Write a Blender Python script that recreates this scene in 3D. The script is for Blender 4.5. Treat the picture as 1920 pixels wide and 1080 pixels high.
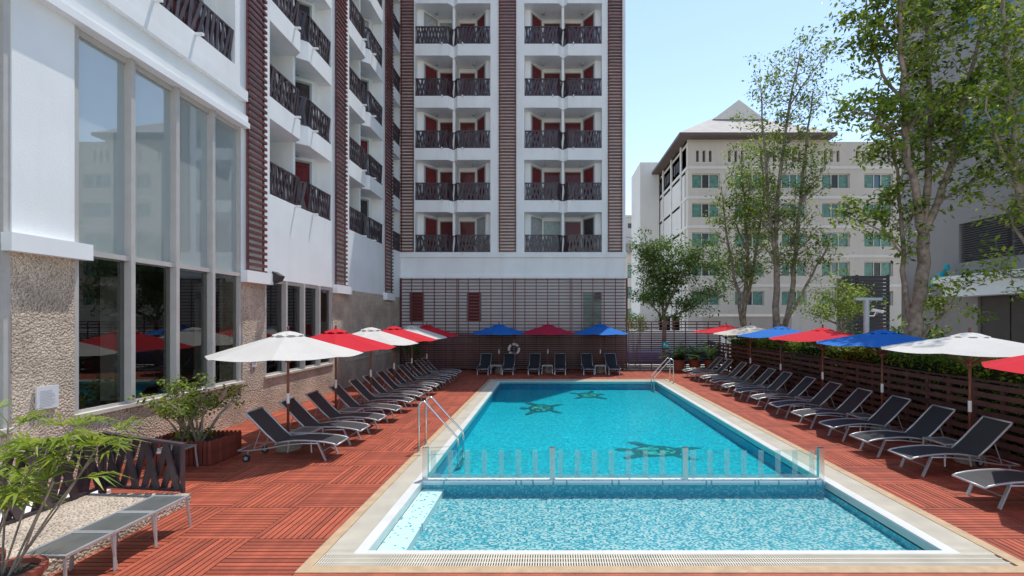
import bpy, math, random
from mathutils import Vector, Matrix

# ------------------------------------------------------------------ camera, sky, sun, exposure
for o in list(bpy.data.objects):
    bpy.data.objects.remove(o)
S = bpy.context.scene
COL = S.collection
FPX, CX, CY, H = 870.0, 1031.0, 598.0, 2.7        # focal length and vanishing point in photo pixels, eye height

cam_d = bpy.data.cameras.new('camera')
cam = bpy.data.objects.new('camera', cam_d)
COL.objects.link(cam)
cam.location = (0, 0, H)
cam.rotation_euler = (math.radians(90), 0, 0)
cam_d.sensor_width = 36
cam_d.lens = 36 * FPX / 1920
cam_d.shift_x = -(CX - 960) / 1920
cam_d.shift_y = (CY - 540) / 1920
cam_d.clip_start = 0.05
cam_d.clip_end = 3000
S.camera = cam

SUN_EL, SUN_AZ = math.radians(70.9), math.atan2(0.52, 0.854)
W = bpy.data.worlds.new('World')
S.world = W
W.use_nodes = True
wn = W.node_tree.nodes
sky = wn.new('ShaderNodeTexSky')
sky.sky_type = 'NISHITA'
sky.sun_disc = False
sky.sun_elevation = SUN_EL
sky.sun_rotation = SUN_AZ
sky.air_density = 1.2
sky.dust_density = 0.1
sky.ozone_density = 1.5
tint = wn.new('ShaderNodeMix'); tint.data_type = 'RGBA'; tint.blend_type = 'MULTIPLY'   # white balance of the photograph
tint.inputs[0].default_value = 1.0; tint.inputs[7].default_value = (0.96, 0.88, 0.83, 1)
W.node_tree.links.new(sky.outputs[0], tint.inputs[6])
W.node_tree.links.new(tint.outputs[2], wn['Background'].inputs[0])
wn['Background'].inputs[1].default_value = 0.15

sd = bpy.data.lights.new('sun', 'SUN')
sd.energy = 2.0
sd.angle = math.radians(0.55)
sd.color = (1.0, 0.955, 0.88)
sun = bpy.data.objects.new('sun', sd)
COL.objects.link(sun)
tosun = Vector((math.sin(SUN_AZ) * math.cos(SUN_EL), math.cos(SUN_AZ) * math.cos(SUN_EL), math.sin(SUN_EL)))
sun.rotation_euler = (-tosun).to_track_quat('-Z', 'Y').to_euler()
sun.location = (20, 30, 60)

S.render.engine = 'CYCLES'
S.view_settings.view_transform = 'Standard'
S.view_settings.look = 'None'
S.view_settings.exposure = 1.0
S.view_settings.gamma = 1
S.view_settings.use_curve_mapping = False
S.cycles.max_bounces = 8
S.cycles.transparent_max_bounces = 16

rnd = random.Random(7)

# ------------------------------------------------------------------ helpers
def G(px, py, z=0.0):
    """photo pixel -> point of the horizontal plane at height z"""
    Y = FPX * (H - z) / (py - CY)
    return Vector(((px - CX) * Y / FPX, Y, z))

def AT(px, py, Y):
    """photo pixel -> point at depth Y"""
    return Vector(((px - CX) * Y / FPX, Y, H - (py - CY) * Y / FPX))

class MB:
    def __init__(self):
        self.v = []; self.f = []; self.smooth = False
    def add(self, vs, fs):
        n = len(self.v)
        self.v += [tuple(p) for p in vs]
        self.f += [tuple(i + n for i in q) for q in fs]
        return self
    def box(self, x0, x1, y0, y1, z0, z1):
        return self.add([(x0,y0,z0),(x1,y0,z0),(x1,y1,z0),(x0,y1,z0),(x0,y0,z1),(x1,y0,z1),(x1,y1,z1),(x0,y1,z1)],
                        [(3,2,1,0),(4,5,6,7),(0,1,5,4),(1,2,6,5),(2,3,7,6),(3,0,4,7)])
    def bar(self, a, b, w, h, up=(0,0,1)):
        a = Vector(a); b = Vector(b); d = (b - a)
        if d.length < 1e-6: return self
        d.normalize(); up = Vector(up)
        s = d.cross(up)
        if s.length < 1e-4: s = d.cross(Vector((1,0,0)))
        s.normalize(); u = s.cross(d).normalized()
        s *= w / 2; u *= h / 2
        vs = [a-s-u, a+s-u, a+s+u, a-s+u, b-s-u, b+s-u, b+s+u, b-s+u]
        return self.add(vs, [(3,2,1,0),(4,5,6,7),(0,1,5,4),(1,2,6,5),(2,3,7,6),(3,0,4,7)])
    def tube(self, pts, r, n=8, cap=True):
        pts = [Vector(p) for p in pts]
        rs = r if isinstance(r, (list, tuple)) else [r] * len(pts)
        base = len(self.v); prev = None
        for i, p in enumerate(pts):
            d = (pts[min(i+1, len(pts)-1)] - pts[max(i-1, 0)])
            if d.length < 1e-7: d = Vector((0,0,1))
            d.normalize()
            if prev is None:
                s = d.cross(Vector((0,0,1)))
                if s.length < 1e-3: s = Vector((1,0,0))
            else:
                s = prev - d * prev.dot(d)
                if s.length < 1e-3: s = d.orthogonal()
            s.normalize(); prev = s
            u = d.cross(s)
            for k in range(n):
                a = 2 * math.pi * k / n
                self.v.append(tuple(p + (s * math.cos(a) + u * math.sin(a)) * rs[i]))
        for i in range(len(pts) - 1):
            for k in range(n):
                k2 = (k + 1) % n
                self.f.append((base+i*n+k, base+i*n+k2, base+(i+1)*n+k2, base+(i+1)*n+k))
        if cap:
            self.f.append(tuple(base + k for k in reversed(range(n))))
            e = base + (len(pts)-1)*n
            self.f.append(tuple(e + k for k in range(n)))
        return self
    def lathe(self, prof, c=(0,0,0), n=20):
        base = len(self.v); c = Vector(c)
        for r, z in prof:
            for k in range(n):
                a = 2*math.pi*k/n
                self.v.append((c.x + r*math.cos(a), c.y + r*math.sin(a), c.z + z))
        for i in range(len(prof)-1):
            for k in range(n):
                k2 = (k+1) % n
                self.f.append((base+i*n+k, base+i*n+k2, base+(i+1)*n+k2, base+(i+1)*n+k))
        self.f.append(tuple(base+k for k in reversed(range(n))))
        e = base+(len(prof)-1)*n
        self.f.append(tuple(e+k for k in range(n)))
        return self
    def prism(self, poly, z0, z1):
        n = len(poly)
        area = sum(poly[i][0]*poly[(i+1)%n][1]-poly[(i+1)%n][0]*poly[i][1] for i in range(n))
        if area < 0: poly = poly[::-1]
        vs = [(x,y,z0) for x,y in poly] + [(x,y,z1) for x,y in poly]
        fs = [tuple(reversed(range(n))), tuple(range(n,2*n))] + [(i,(i+1)%n,n+(i+1)%n,n+i) for i in range(n)]
        return self.add(vs, fs)
    def quad(self, a, b, c, d):
        return self.add([a,b,c,d], [(0,1,2,3)])
    def mesh(self, name, mat):
        me = bpy.data.meshes.new(name)
        me.from_pydata(self.v, [], self.f)
        me.materials.append(mat)
        if self.smooth:
            me.polygons.foreach_set('use_smooth', [True]*len(me.polygons))
        me.update()
        return me
    def build(self, name, mat, parent=None, world=False):
        if world and parent is not None:
            off = parent.location
            self.v = [(x-off.x, y-off.y, z-off.z) for x,y,z in self.v]
        return link(name, self.mesh(name, mat), parent)

def link(name, me, parent=None):
    o = bpy.data.objects.new(name, me)
    COL.objects.link(o)
    if parent is not None: o.parent = parent
    return o

def tag(o, label, cat, group=None):
    o['label'] = label; o['category'] = cat
    if group: o['group'] = group
    return o

def thing(name, label, cat, loc=(0,0,0), rz=0.0, group=None):
    o = bpy.data.objects.new(name, None)
    COL.objects.link(o)
    o.empty_display_size = 0.2
    o.location = loc; o.rotation_euler = (0,0,rz)
    return tag(o, label, cat, group)

def struct(o):
    o['kind'] = 'structure'; return o

def dup(root, label, loc, rz):
    r = root.copy(); COL.objects.link(r); r.location = loc; r.rotation_euler = (0,0,rz); r['label'] = label
    for ch in list(root.children):
        c = ch.copy(); COL.objects.link(c); c.parent = r
        for g in list(ch.children):
            d = g.copy(); COL.objects.link(d); d.parent = c
    return r

ORD = ['first','second','third','fourth','fifth','sixth','seventh','eighth','ninth','tenth','eleventh','twelfth','thirteenth']

# ------------------------------------------------------------------ materials
def M(name, col, rough=0.6, var=0.12, scale=3.0, bump=0.0, bscale=40.0, metal=0.0, rndv=0.0, spec=0.5, stain=0.0, detail=4.0):
    m = bpy.data.materials.new(name); m.use_nodes = True
    nt = m.node_tree; N = nt.nodes; L = nt.links
    b = N['Principled BSDF']
    b.inputs['Roughness'].default_value = rough
    b.inputs['Metallic'].default_value = metal
    b.inputs['Specular IOR Level'].default_value = spec
    tc = N.new('ShaderNodeTexCoord')
    src = tc.outputs['Object']
    nz = N.new('ShaderNodeTexNoise'); nz.inputs['Scale'].default_value = scale; nz.inputs['Detail'].default_value = detail
    L.new(src, nz.inputs['Vector'])
    mx = N.new('ShaderNodeMix'); mx.data_type = 'RGBA'
    mx.inputs[6].default_value = (*[c*(1-var) for c in col], 1)
    mx.inputs[7].default_value = (*[min(1, c*(1+var)) for c in col], 1)
    rp = N.new('ShaderNodeMapRange'); rp.inputs[1].default_value = 0.3; rp.inputs[2].default_value = 0.7
    L.new(nz.outputs[0], rp.inputs[0]); L.new(rp.outputs[0], mx.inputs[0])
    out = mx.outputs[2]
    if stain > 0:      # streaky vertical dirt
        mp = N.new('ShaderNodeMapping'); mp.inputs['Scale'].default_value = (1.3, 1.3, 0.12)
        L.new(src, mp.inputs[0])
        n2 = N.new('ShaderNodeTexNoise'); n2.inputs['Scale'].default_value = 1.6; n2.inputs['Detail'].default_value = 6
        L.new(mp.outputs[0], n2.inputs['Vector'])
        r2 = N.new('ShaderNodeMapRange'); r2.inputs[1].default_value = 0.5; r2.inputs[2].default_value = 0.8
        r2.inputs[3].default_value = 0.0; r2.inputs[4].default_value = stain
        L.new(n2.outputs[0], r2.inputs[0])
        m2 = N.new('ShaderNodeMix'); m2.data_type = 'RGBA'
        L.new(r2.outputs[0], m2.inputs[0]); L.new(out, m2.inputs[6])
        m2.inputs[7].default_value = (col[0]*0.6, col[1]*0.58, col[2]*0.54, 1)
        out = m2.outputs[2]
    if rndv > 0:
        oi = N.new('ShaderNodeObjectInfo'); ge = N.new('ShaderNodeNewGeometry')
        ad = N.new('ShaderNodeMath'); ad.operation = 'ADD'
        L.new(oi.outputs['Random'], ad.inputs[0]); L.new(ge.outputs['Random Per Island'], ad.inputs[1])
        fr = N.new('ShaderNodeMath'); fr.operation = 'FRACT'; L.new(ad.outputs[0], fr.inputs[0])
        r3 = N.new('ShaderNodeMapRange'); r3.inputs[3].default_value = 1-rndv; r3.inputs[4].default_value = 1+rndv
        L.new(fr.outputs[0], r3.inputs[0])
        hs = N.new('ShaderNodeHueSaturation'); L.new(r3.outputs[0], hs.inputs['Value']); L.new(out, hs.inputs['Color'])
        out = hs.outputs[0]
    L.new(out, b.inputs['Base Color'])
    if bump > 0:
        n3 = N.new('ShaderNodeTexNoise'); n3.inputs['Scale'].default_value = bscale; n3.inputs['Detail'].default_value = 5
        L.new(src, n3.inputs['Vector'])
        bp = N.new('ShaderNodeBump'); bp.inputs['Strength'].default_value = bump; bp.inputs['Distance'].default_value = 0.03
        L.new(n3.outputs[0], bp.inputs['Height']); L.new(bp.outputs[0], b.inputs['Normal'])
    return m

def pebble(name, col):
    m = M(name, col, 0.9, 0.25, 1.2)
    nt = m.node_tree; N = nt.nodes; L = nt.links; b = N['Principled BSDF']
    tc = N.new('ShaderNodeTexCoord')
    vo = N.new('ShaderNodeTexVoronoi'); vo.inputs['Scale'].default_value = 30
    nz = N.new('ShaderNodeTexNoise'); nz.inputs['Scale'].default_value = 30; nz.inputs['Detail'].default_value = 6
    L.new(tc.outputs['Object'], vo.inputs['Vector']); L.new(tc.outputs['Object'], nz.inputs['Vector'])
    ad = N.new('ShaderNodeMath'); ad.operation = 'SUBTRACT'
    L.new(nz.outputs[0], ad.inputs[0]); L.new(vo.outputs['Distance'], ad.inputs[1])
    bp = N.new('ShaderNodeBump'); bp.inputs['Strength'].default_value = 1.0; bp.inputs['Distance'].default_value = 0.05
    L.new(ad.outputs[0], bp.inputs['Height']); L.new(bp.outputs[0], b.inputs['Normal'])
    old = b.inputs['Base Color'].links[0].from_socket
    mx = N.new('ShaderNodeMix'); mx.data_type = 'RGBA'; mx.blend_type = 'MULTIPLY'; mx.inputs[0].default_value = 0.40
    L.new(old, mx.inputs[6])
    hs = N.new('ShaderNodeHueSaturation'); hs.inputs['Saturation'].default_value = 0.0; hs.inputs['Value'].default_value = 1.3
    L.new(vo.outputs['Color'], hs.inputs['Color']); L.new(hs.outputs[0], mx.inputs[7])
    L.new(mx.outputs[2], b.inputs['Base Color'])
    return m

def mosaic(name, cols, cell, rough=0.35, dim='2D'):
    """small square tiles, each with its own colour"""
    m = bpy.data.materials.new(name); m.use_nodes = True
    nt = m.node_tree; N = nt.nodes; L = nt.links; b = N['Principled BSDF']
    b.inputs['Roughness'].default_value = rough
    tc = N.new('ShaderNodeTexCoord')
    vo = N.new('ShaderNodeTexVoronoi'); vo.voronoi_dimensions = dim; vo.distance = 'CHEBYCHEV'; vo.inputs['Randomness'].default_value = 0.0
    vo.inputs['Scale'].default_value = 1.0/cell
    L.new(tc.outputs['Object'], vo.inputs['Vector'])
    wn_ = N.new('ShaderNodeTexWhiteNoise'); wn_.noise_dimensions = '3D'; L.new(vo.outputs['Position'], wn_.inputs['Vector'])
    cr = N.new('ShaderNodeValToRGB'); cr.color_ramp.interpolation = 'CONSTANT'
    n = len(cols); e = cr.color_ramp.elements
    acc = 0
    for i, (c, w) in enumerate(cols):
        if i < 2: el = e[i]; el.position = acc
        else: el = e.new(acc)
        el.color = (*c, 1); acc += w
    L.new(wn_.outputs['Value'], cr.inputs[0])
    gr = N.new('ShaderNodeMapRange'); gr.inputs[1].default_value = 0.44; gr.inputs[2].default_value = 0.47
    L.new(vo.outputs['Distance'], gr.inputs[0])
    mx = N.new('ShaderNodeMix'); mx.data_type = 'RGBA'; mx.inputs[7].default_value = (0.45,0.62,0.63,1)
    ml = N.new('ShaderNodeMath'); ml.operation = 'MULTIPLY'; ml.inputs[1].default_value = 0.35
    L.new(gr.outputs[0], ml.inputs[0]); L.new(ml.outputs[0], mx.inputs[0]); L.new(cr.outputs[0], mx.inputs[6])
    L.new(mx.outputs[2], b.inputs['Base Color'])
    return m

def glassy(name, tint, ior=1.5, rough=0.0, ripple=0.0, rscale=8.0, body=None, bodyfac=0.0):
    """see-through sheet: clear where you look straight, mirror at a slant"""
    m = bpy.data.materials.new(name); m.use_nodes = True
    nt = m.node_tree; N = nt.nodes; L = nt.links
    N.remove(N['Principled BSDF'])
    out = N['Material Output']
    tr = N.new('ShaderNodeBsdfTransparent'); tr.inputs[0].default_value = (*tint, 1)
    gl = N.new('ShaderNodeBsdfGlossy'); gl.inputs['Roughness'].default_value = rough
    fr = N.new('ShaderNodeFresnel'); fr.inputs[0].default_value = ior
    mx = N.new('ShaderNodeMixShader')
    first = tr.outputs[0]
    if body:
        df = N.new('ShaderNodeBsdfDiffuse'); df.inputs[0].default_value = (*body, 1)
        tl = N.new('ShaderNodeBsdfTranslucent'); tl.inputs[0].default_value = (*body, 1)
        a = N.new('ShaderNodeMixShader'); a.inputs[0].default_value = 0.5; L.new(df.outputs[0], a.inputs[1]); L.new(tl.outputs[0], a.inputs[2])
        b2 = N.new('ShaderNodeMixShader'); b2.inputs[0].default_value = bodyfac; L.new(first, b2.inputs[1]); L.new(a.outputs[0], b2.inputs[2])
        first = b2.outputs[0]
    L.new(fr.outputs[0], mx.inputs[0]); L.new(first, mx.inputs[1]); L.new(gl.outputs[0], mx.inputs[2])
    if ripple > 0:
        tc = N.new('ShaderNodeTexCoord')
        nz = N.new('ShaderNodeTexNoise'); nz.inputs['Scale'].default_value = rscale; nz.inputs['Detail'].default_value = 4
        nz.inputs['Distortion'].default_value = 0.6
        L.new(tc.outputs['Object'], nz.inputs['Vector'])
        bp = N.new('ShaderNodeBump'); bp.inputs['Strength'].default_value = ripple; bp.inputs['Distance'].default_value = 0.05
        L.new(nz.outputs[0], bp.inputs['Height']); L.new(bp.outputs[0], gl.inputs['Normal']); L.new(bp.outputs[0], fr.inputs['Normal'])
    L.new(mx.outputs[0], out.inputs['Surface'])
    return m

def leafmat(name, c0, c1, trans=0.45):
    m = bpy.data.materials.new(name); m.use_nodes = True
    nt = m.node_tree; N = nt.nodes; L = nt.links; b = N['Principled BSDF']
    b.inputs['Roughness'].default_value = 0.45; b.inputs['Specular IOR Level'].default_value = 0.35
    ge = N.new('ShaderNodeNewGeometry'); cr = N.new('ShaderNodeValToRGB')
    cr.color_ramp.elements[0].color = (*c0, 1); cr.color_ramp.elements[1].color = (*c1, 1)
    L.new(ge.outputs['Random Per Island'], cr.inputs[0]); L.new(cr.outputs[0], b.inputs['Base Color'])
    tl = N.new('ShaderNodeBsdfTranslucent'); L.new(cr.outputs[0], tl.inputs[0])
    mx = N.new('ShaderNodeMixShader'); mx.inputs[0].default_value = trans
    L.new(b.outputs[0], mx.inputs[1]); L.new(tl.outputs[0], mx.inputs[2]); L.new(mx.outputs[0], N['Material Output'].inputs['Surface'])
    return m

def cloth(name, col, trans=0.25):
    m = M(name, col, 0.85, 0.05, 2.0, bump=0.15, bscale=120)
    nt = m.node_tree; N = nt.nodes; L = nt.links; b = N['Principled BSDF']
    tl = N.new('ShaderNodeBsdfTranslucent')
    L.new(b.inputs['Base Color'].links[0].from_socket, tl.inputs[0])
    mx = N.new('ShaderNodeMixShader'); mx.inputs[0].default_value = trans
    L.new(b.outputs[0], mx.inputs[1]); L.new(tl.outputs[0], mx.inputs[2]); L.new(mx.outputs[0], N['Material Output'].inputs['Surface'])
    return m

white = M('white_render', (0.85,0.86,0.86), 0.75, 0.05, 0.7, bump=0.12, bscale=30, stain=0.22)
trimw = M('white_trim', (0.85,0.86,0.86), 0.6, 0.04, 1.0, stain=0.12)
pebb = pebble('pebble_dash', (0.68,0.56,0.44))
louv = M('red_brown_louvre', (0.155,0.05,0.05), 0.45, 0.25, 3.0, rndv=0.22)
railm = M('dark_rail', (0.062,0.043,0.050), 0.36, 0.25, 4.0, rndv=0.3)
alum = M('aluminium', (0.52,0.53,0.54), 0.38, 0.06, 6.0, metal=0.55)
winframe = M('window_frame', (0.50,0.475,0.45), 0.45, 0.06, 4.0)
greyframe = M('grey_frame', (0.33,0.38,0.40), 0.5, 0.06, 4.0)
steel = M('steel', (0.70,0.70,0.68), 0.2, 0.04, 5.0, metal=1.0)
curtain = M('red_curtain', (0.16,0.020,0.024), 0.8, 0.3, 9.0)
curtaindk = M('dark_curtain', (0.05,0.045,0.05), 0.8, 0.3, 6.0)
curtainpl = M('pale_curtain', (0.42,0.45,0.46), 0.8, 0.2, 6.0)
drape = M('pale_drape', (0.60,0.70,0.69), 0.85, 0.08, 0.8)
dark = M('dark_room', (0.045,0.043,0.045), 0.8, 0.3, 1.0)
darkbox = M('black_metal', (0.03,0.03,0.035), 0.4, 0.2, 6.0)
glassL = glassy('window_glass', (0.72,0.86,0.85), 2.0)
glassU = glassy('film_glass', (0.70,0.86,0.86), 2.7, body=(0.80,0.90,0.89), bodyfac=0.85)
glassF = glassy('clear_glass', (0.90,0.97,0.96), 1.35)
frost = glassy('frosted_stripe', (0.93,0.98,0.97), 1.3, body=(0.85,0.93,0.92), bodyfac=0.22)
deckm = M('red_deck', (0.38,0.082,0.042), 0.55, 0.22, 5.0, bump=0.2, bscale=60, rndv=0.26, detail=6)
deckbase = M('deck_base', (0.035,0.014,0.010), 0.9, 0.3, 3.0)
tan = M('tan_stone', (0.47,0.33,0.20), 0.75, 0.14, 6.0, bump=0.15, bscale=60)
cream = M('cream_grate', (0.62,0.56,0.45), 0.65, 0.10, 2.5)
creamdk = M('channel_dark', (0.20,0.16,0.11), 0.9, 0.2, 4.0)
whitetile = M('white_tile', (0.66,0.66,0.63), 0.4, 0.06, 3.0)
deepm = mosaic('deep_mosaic', [((0.001,0.33,0.41),0.34),((0.002,0.41,0.48),0.30),((0.001,0.24,0.32),0.20),((0.01,0.54,0.60),0.16)], 0.045)
deepwall = mosaic('deep_wall_mosaic', [((0.003,0.27,0.44),0.4),((0.004,0.33,0.49),0.35),((0.002,0.22,0.39),0.25)], 0.045, dim='3D')
kidm = mosaic('kids_mosaic', [((0.46,0.52,0.50),0.28),((0.09,0.35,0.40),0.26),((0.015,0.22,0.29),0.26),((0.22,0.42,0.44),0.20)], 0.028)
kidwall = mosaic('kids_wall_mosaic', [((0.05,0.47,0.56),0.5),((0.03,0.38,0.50),0.3),((0.25,0.60,0.66),0.2)], 0.0283, dim='3D')
ledgem = mosaic('ledge_mosaic', [((0.76,0.82,0.80),0.93),((0.04,0.30,0.42),0.07),((0.7,0.8,0.8),0.0)], 0.028)
turtm = mosaic('turtle_dark_mosaic', [((0.006,0.06,0.07),0.55),((0.012,0.11,0.11),0.3),((0.004,0.03,0.04),0.15)], 0.05)
turtl = mosaic('turtle_shell_mosaic', [((0.05,0.22,0.18),0.3),((0.16,0.42,0.32),0.25),((0.008,0.08,0.08),0.45)], 0.10)
water = glassy('pool_water', (0.50,0.965,0.985), 1.08, rough=0.02, ripple=0.22, rscale=4.0)
watershallow = glassy('shallow_water', (0.84,0.97,0.975), 1.10, rough=0.02, ripple=0.22, rscale=4.0)
wood = M('parasol_wood', (0.17,0.045,0.022), 0.45, 0.2, 8.0)
woodpole = M('parasol_pole', (0.20,0.060,0.032), 0.4, 0.2, 8.0)
conc = M('concrete', (0.33,0.27,0.23), 0.9, 0.15, 6.0, bump=0.2)
sling = M('black_sling', (0.030,0.031,0.035), 0.55, 0.18, 60.0, bump=0.1, bscale=300)
tyre = M('tyre', (0.02,0.02,0.02), 0.7, 0.1)
c_white = cloth('white_cloth', (0.70,0.68,0.64))
c_red = cloth('red_cloth', (0.62,0.004,0.022), 0.2)
c_blue = cloth('blue_cloth', (0.004,0.15,0.55), 0.2)
c_cream = cloth('cream_cloth', (0.72,0.66,0.56))
c_maroon = cloth('crimson_cloth', (0.50,0.006,0.05), 0.2)
fencem = M('fence_boards', (0.115,0.046,0.042), 0.55, 0.3, 4.0, rndv=0.3)
pick = M('picket_wood', (0.20,0.045,0.028), 0.6, 0.25, 6.0, rndv=0.2)
soil = M('soil', (0.06,0.04,0.028), 1.0, 0.4, 12.0, bump=0.5)
terra = M('terracotta', (0.30,0.075,0.045), 0.7, 0.15, 5.0)
bark = M('bark', (0.26,0.20,0.155), 0.9, 0.45, 6.0, bump=0.7, bscale=25)
barkg = M('pale_bark', (0.29,0.235,0.185), 0.9, 0.4, 5.0, bump=0.6, bscale=25)
leaf_mid = leafmat('leaf_mid', (0.045,0.11,0.014), (0.34,0.42,0.05))
leaf_dk = leafmat('leaf_dark', (0.025,0.075,0.014), (0.17,0.26,0.04))
leaf_yl = leafmat('leaf_yellow', (0.09,0.19,0.018), (0.42,0.50,0.06))
leaf_palm = leafmat('leaf_palm', (0.07,0.17,0.012), (0.36,0.43,0.05))
leaf_fern = leafmat('leaf_fern', (0.03,0.08,0.02), (0.13,0.20,0.06))
flower = leafmat('flower_orange', (0.6,0.05,0.02), (0.8,0.2,0.05))
creamb = M('cream_facade', (0.56,0.50,0.43), 0.85, 0.06, 0.3, stain=0.2)
creaml = M('cream_light', (0.66,0.62,0.56), 0.85, 0.05, 0.3, stain=0.15)
roofm = M('roof_tiles', (0.42,0.38,0.34), 0.8, 0.12, 1.0)
eave = M('eave_brown', (0.12,0.085,0.07), 0.7, 0.1)
greyb = M('grey_concrete', (0.31,0.285,0.27), 0.85, 0.10, 0.25, stain=0.25)
greydk = M('grey_dark', (0.095,0.09,0.095), 0.7, 0.15, 0.6)
brown = M('brown_doors', (0.085,0.068,0.06), 0.6, 0.12, 2.0, rndv=0.15)
curtg = M('green_curtain', (0.24,0.42,0.37), 0.8, 0.3, 3.0)
blueglass = M('blue_glass', (0.07,0.14,0.20), 0.12, 0.3, 0.6, spec=0.8)
teal = M('turquoise_paint', (0.01,0.36,0.42), 0.4, 0.1)
asph = M('pale_bounce_ground', (0.40,0.38,0.35), 0.9, 0.2, 0.6, bump=0.2)  # ground made paler than asphalt to bounce light onto the shaded rear wing
ringw = M('ring_white', (0.78,0.78,0.80), 0.5, 0.05)
ringr = M('ring_red', (0.45,0.01,0.03), 0.5, 0.05)
postm = M('pale_pole', (0.42,0.50,0.51), 0.5, 0.08)
signw = M('sign_white', (0.75,0.75,0.76), 0.4, 0.04, 14.0)
signr = M('sign_red', (0.6,0.03,0.03), 0.5, 0.02)
printg = M('sign_print', (0.42,0.43,0.45), 0.6, 0.1)

# ------------------------------------------------------------------ ground, pool
PX0, PX1, PY0, PY1 = -2.715, 5.26, 4.93, 20.82
IX0, IX1, IY0, IY1 = -2.12, 4.58, 5.41, 20.05
DIV = 7.80
g = MB()
B = 1500
for x0,x1,y0,y1 in ((-B,PX0,-60,B),(PX1,B,-60,B),(PX0,PX1,-60,PY0),(PX0,PX1,PY1,B)):
    g.quad((x0,y0,-.06),(x1,y0,-.06),(x1,y1,-.06),(x0,y1,-.06))
struct(g.build('ground', asph))

pool = struct(thing('pool', '', '', (0,0,0))); del pool['label']; del pool['category']
def ring(z0, z1, a, b):
    m = MB()
    (x0,x1,y0,y1), (u0,u1,v0,v1) = a, b
    m.box(x0,x1,y0,v0,z0,z1); m.box(x0,x1,v1,y1,z0,z1); m.box(x0,u0,v0,v1,z0,z1); m.box(u1,x1,v0,v1,z0,z1)
    return m
E1 = (-2.585, 5.115, 5.06, 20.70); E2 = (-2.26, 4.73, 5.33, 20.12); E3 = (IX0, IX1, IY0, IY1)
ring(-.10, 0.006, (PX0,PX1,PY0,PY1), E1).build('stone_border', tan, pool)
ring(-.10, -0.03, (E1[0]+.001,E1[1]-.001,E1[2]+.001,E1[3]-.001), E2).build('overflow_channel', creamdk, pool)
gm = MB()
def bars(x0,x1,y0,y1,along):
    p = 0.0285
    if along == 'x':
        n = int((x1-x0)/p)
        for i in range(n): gm.box(x0+i*p, x0+i*p+.015, y0, y1, -.03, .0)
        for t in (0, .333, .667, 1):
            yy = y0+(y1-y0)*t; gm.box(x0,x1,yy-.006,yy+.006,-.03,-.002)
    else:
        n = int((y1-y0)/p)
        for i in range(n): gm.box(x0, x1, y0+i*p, y0+i*p+.019, -.03, .0)
bars(E1[0]+.004,E1[1]-.004,E1[2]+.004,E2[2]-.004,'x'); bars(E1[0]+.004,E1[1]-.004,E2[3]+.004,E1[3]-.004,'x')
bars(E1[0]+.004,E2[0]-.004,E2[2],E2[3],'y'); bars(E2[1]+.004,E1[1]-.004,E2[2],E2[3],'y')
go = gm.build('overflow_grate', cream, pool); go['kind'] = 'stuff'
ring(-.14, 0.002, E2, E3).build('white_edge', whitetile, pool)
DEEP, KID = -.36, -.24
w = MB()
w.box(IX0-.1,IX0,DIV+.07,IY1,DEEP-.05,-.12); w.box(IX1,IX1+.1,DIV+.07,IY1,DEEP-.05,-.12); w.box(IX0-.1,IX1+.1,IY1,IY1+.1,DEEP-.05,-.12)
w.build('deep_basin_wall', deepwall, pool)
MB().box(IX0-.1,IX1+.1,DIV+.07,IY1+.1,DEEP-.09,DEEP).build('deep_basin_floor', deepm, pool)
w = MB(); w.box(IX0-.1,IX0,IY0,DIV-.07,KID-.05,-.12); w.box(IX1,IX1+.1,IY0,DIV-.07,KID-.05,-.12); w.box(IX0-.1,IX1+.1,IY0-.1,IY0,KID-.05,-.12)
w.box(IX0,IX1,DIV-.07,DIV+.0,KID-.05,-.06)
w.build('paddling_basin_wall', kidwall, pool)
MB().box(IX0,IX1,DIV+.002,DIV+.068,DEEP-.05,-.064).build('divider_core', deepwall, pool)
MB().box(IX0+.002,IX1-.002,DIV-.085,DIV+.085,-.06,.004).build('divider_ledge', ledgem, pool)
MB().box(IX0-.1,IX1+.1,IY0-.1,DIV-.07,KID-.09,KID).build('paddling_basin_floor', kidm, pool)
MB().box(IX0+.001,-1.76,IY0+.001,DIV-.09,KID+.001,-.13).build('entry_step', ledgem, pool)
# three turtle inlays on the deep floor
def turtle(cx, cy, sx, sy, ang):
    def T(pts, z, mat, nm):
        ca, sa = math.cos(ang), math.sin(ang)
        m = MB(); m.prism([(cx+(x*ca-y*sa)*sx, cy+(x*sa+y*ca)*sy) for x,y in pts], DEEP+.001, DEEP+z)
        return m.build(nm, mat, pool)
    el = lambda ax, ay, a, b, n=18, wob=.06: [(ax+a*math.cos(2*math.pi*i/n)*(1+wob*math.sin(5*i)), ay+b*math.sin(2*math.pi*i/n)*(1+wob*math.cos(3*i))) for i in range(n)]
    T(el(0,0,.55,.62), .004, turtm, 'turtle_inlay')
    T(el(0,0,.42,.46), .008, turtl, 'turtle_shell')
    T(el(.70,.05,.20,.16,10), .005, turtm, 'turtle_head')
    for pts in ([(.30,.35),(.62,.85),(.52,1.05),(.15,.60)], [(.30,-.35),(.75,-.80),(.62,-1.0),(.12,-.60)],
                [(-.35,.40),(-.70,.75),(-.95,.72),(-.52,.25)], [(-.35,-.40),(-.80,-.65),(-1.0,-.55),(-.55,-.2)]):
        T(pts, .006, turtm, 'turtle_flipper')
turtle(-0.32, 15.9, 0.80, 1.15, math.pi); turtle(1.55, 18.6, .75, 1.1, 0.2); turtle(2.45, 10.75, 1.05, 0.75, 2.9)
for nm, y0, y1 in (('water', DIV+.086, IY1), ('water', IY0, DIV-.086)):
    m = MB(); m.quad((IX0+.001,y0,-.022),(IX1-.001,y0,-.022),(IX1-.001,y1,-.022),(IX0+.001,y1,-.022))
    struct(m.build(nm, water if y0 > 7 else watershallow))

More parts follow.
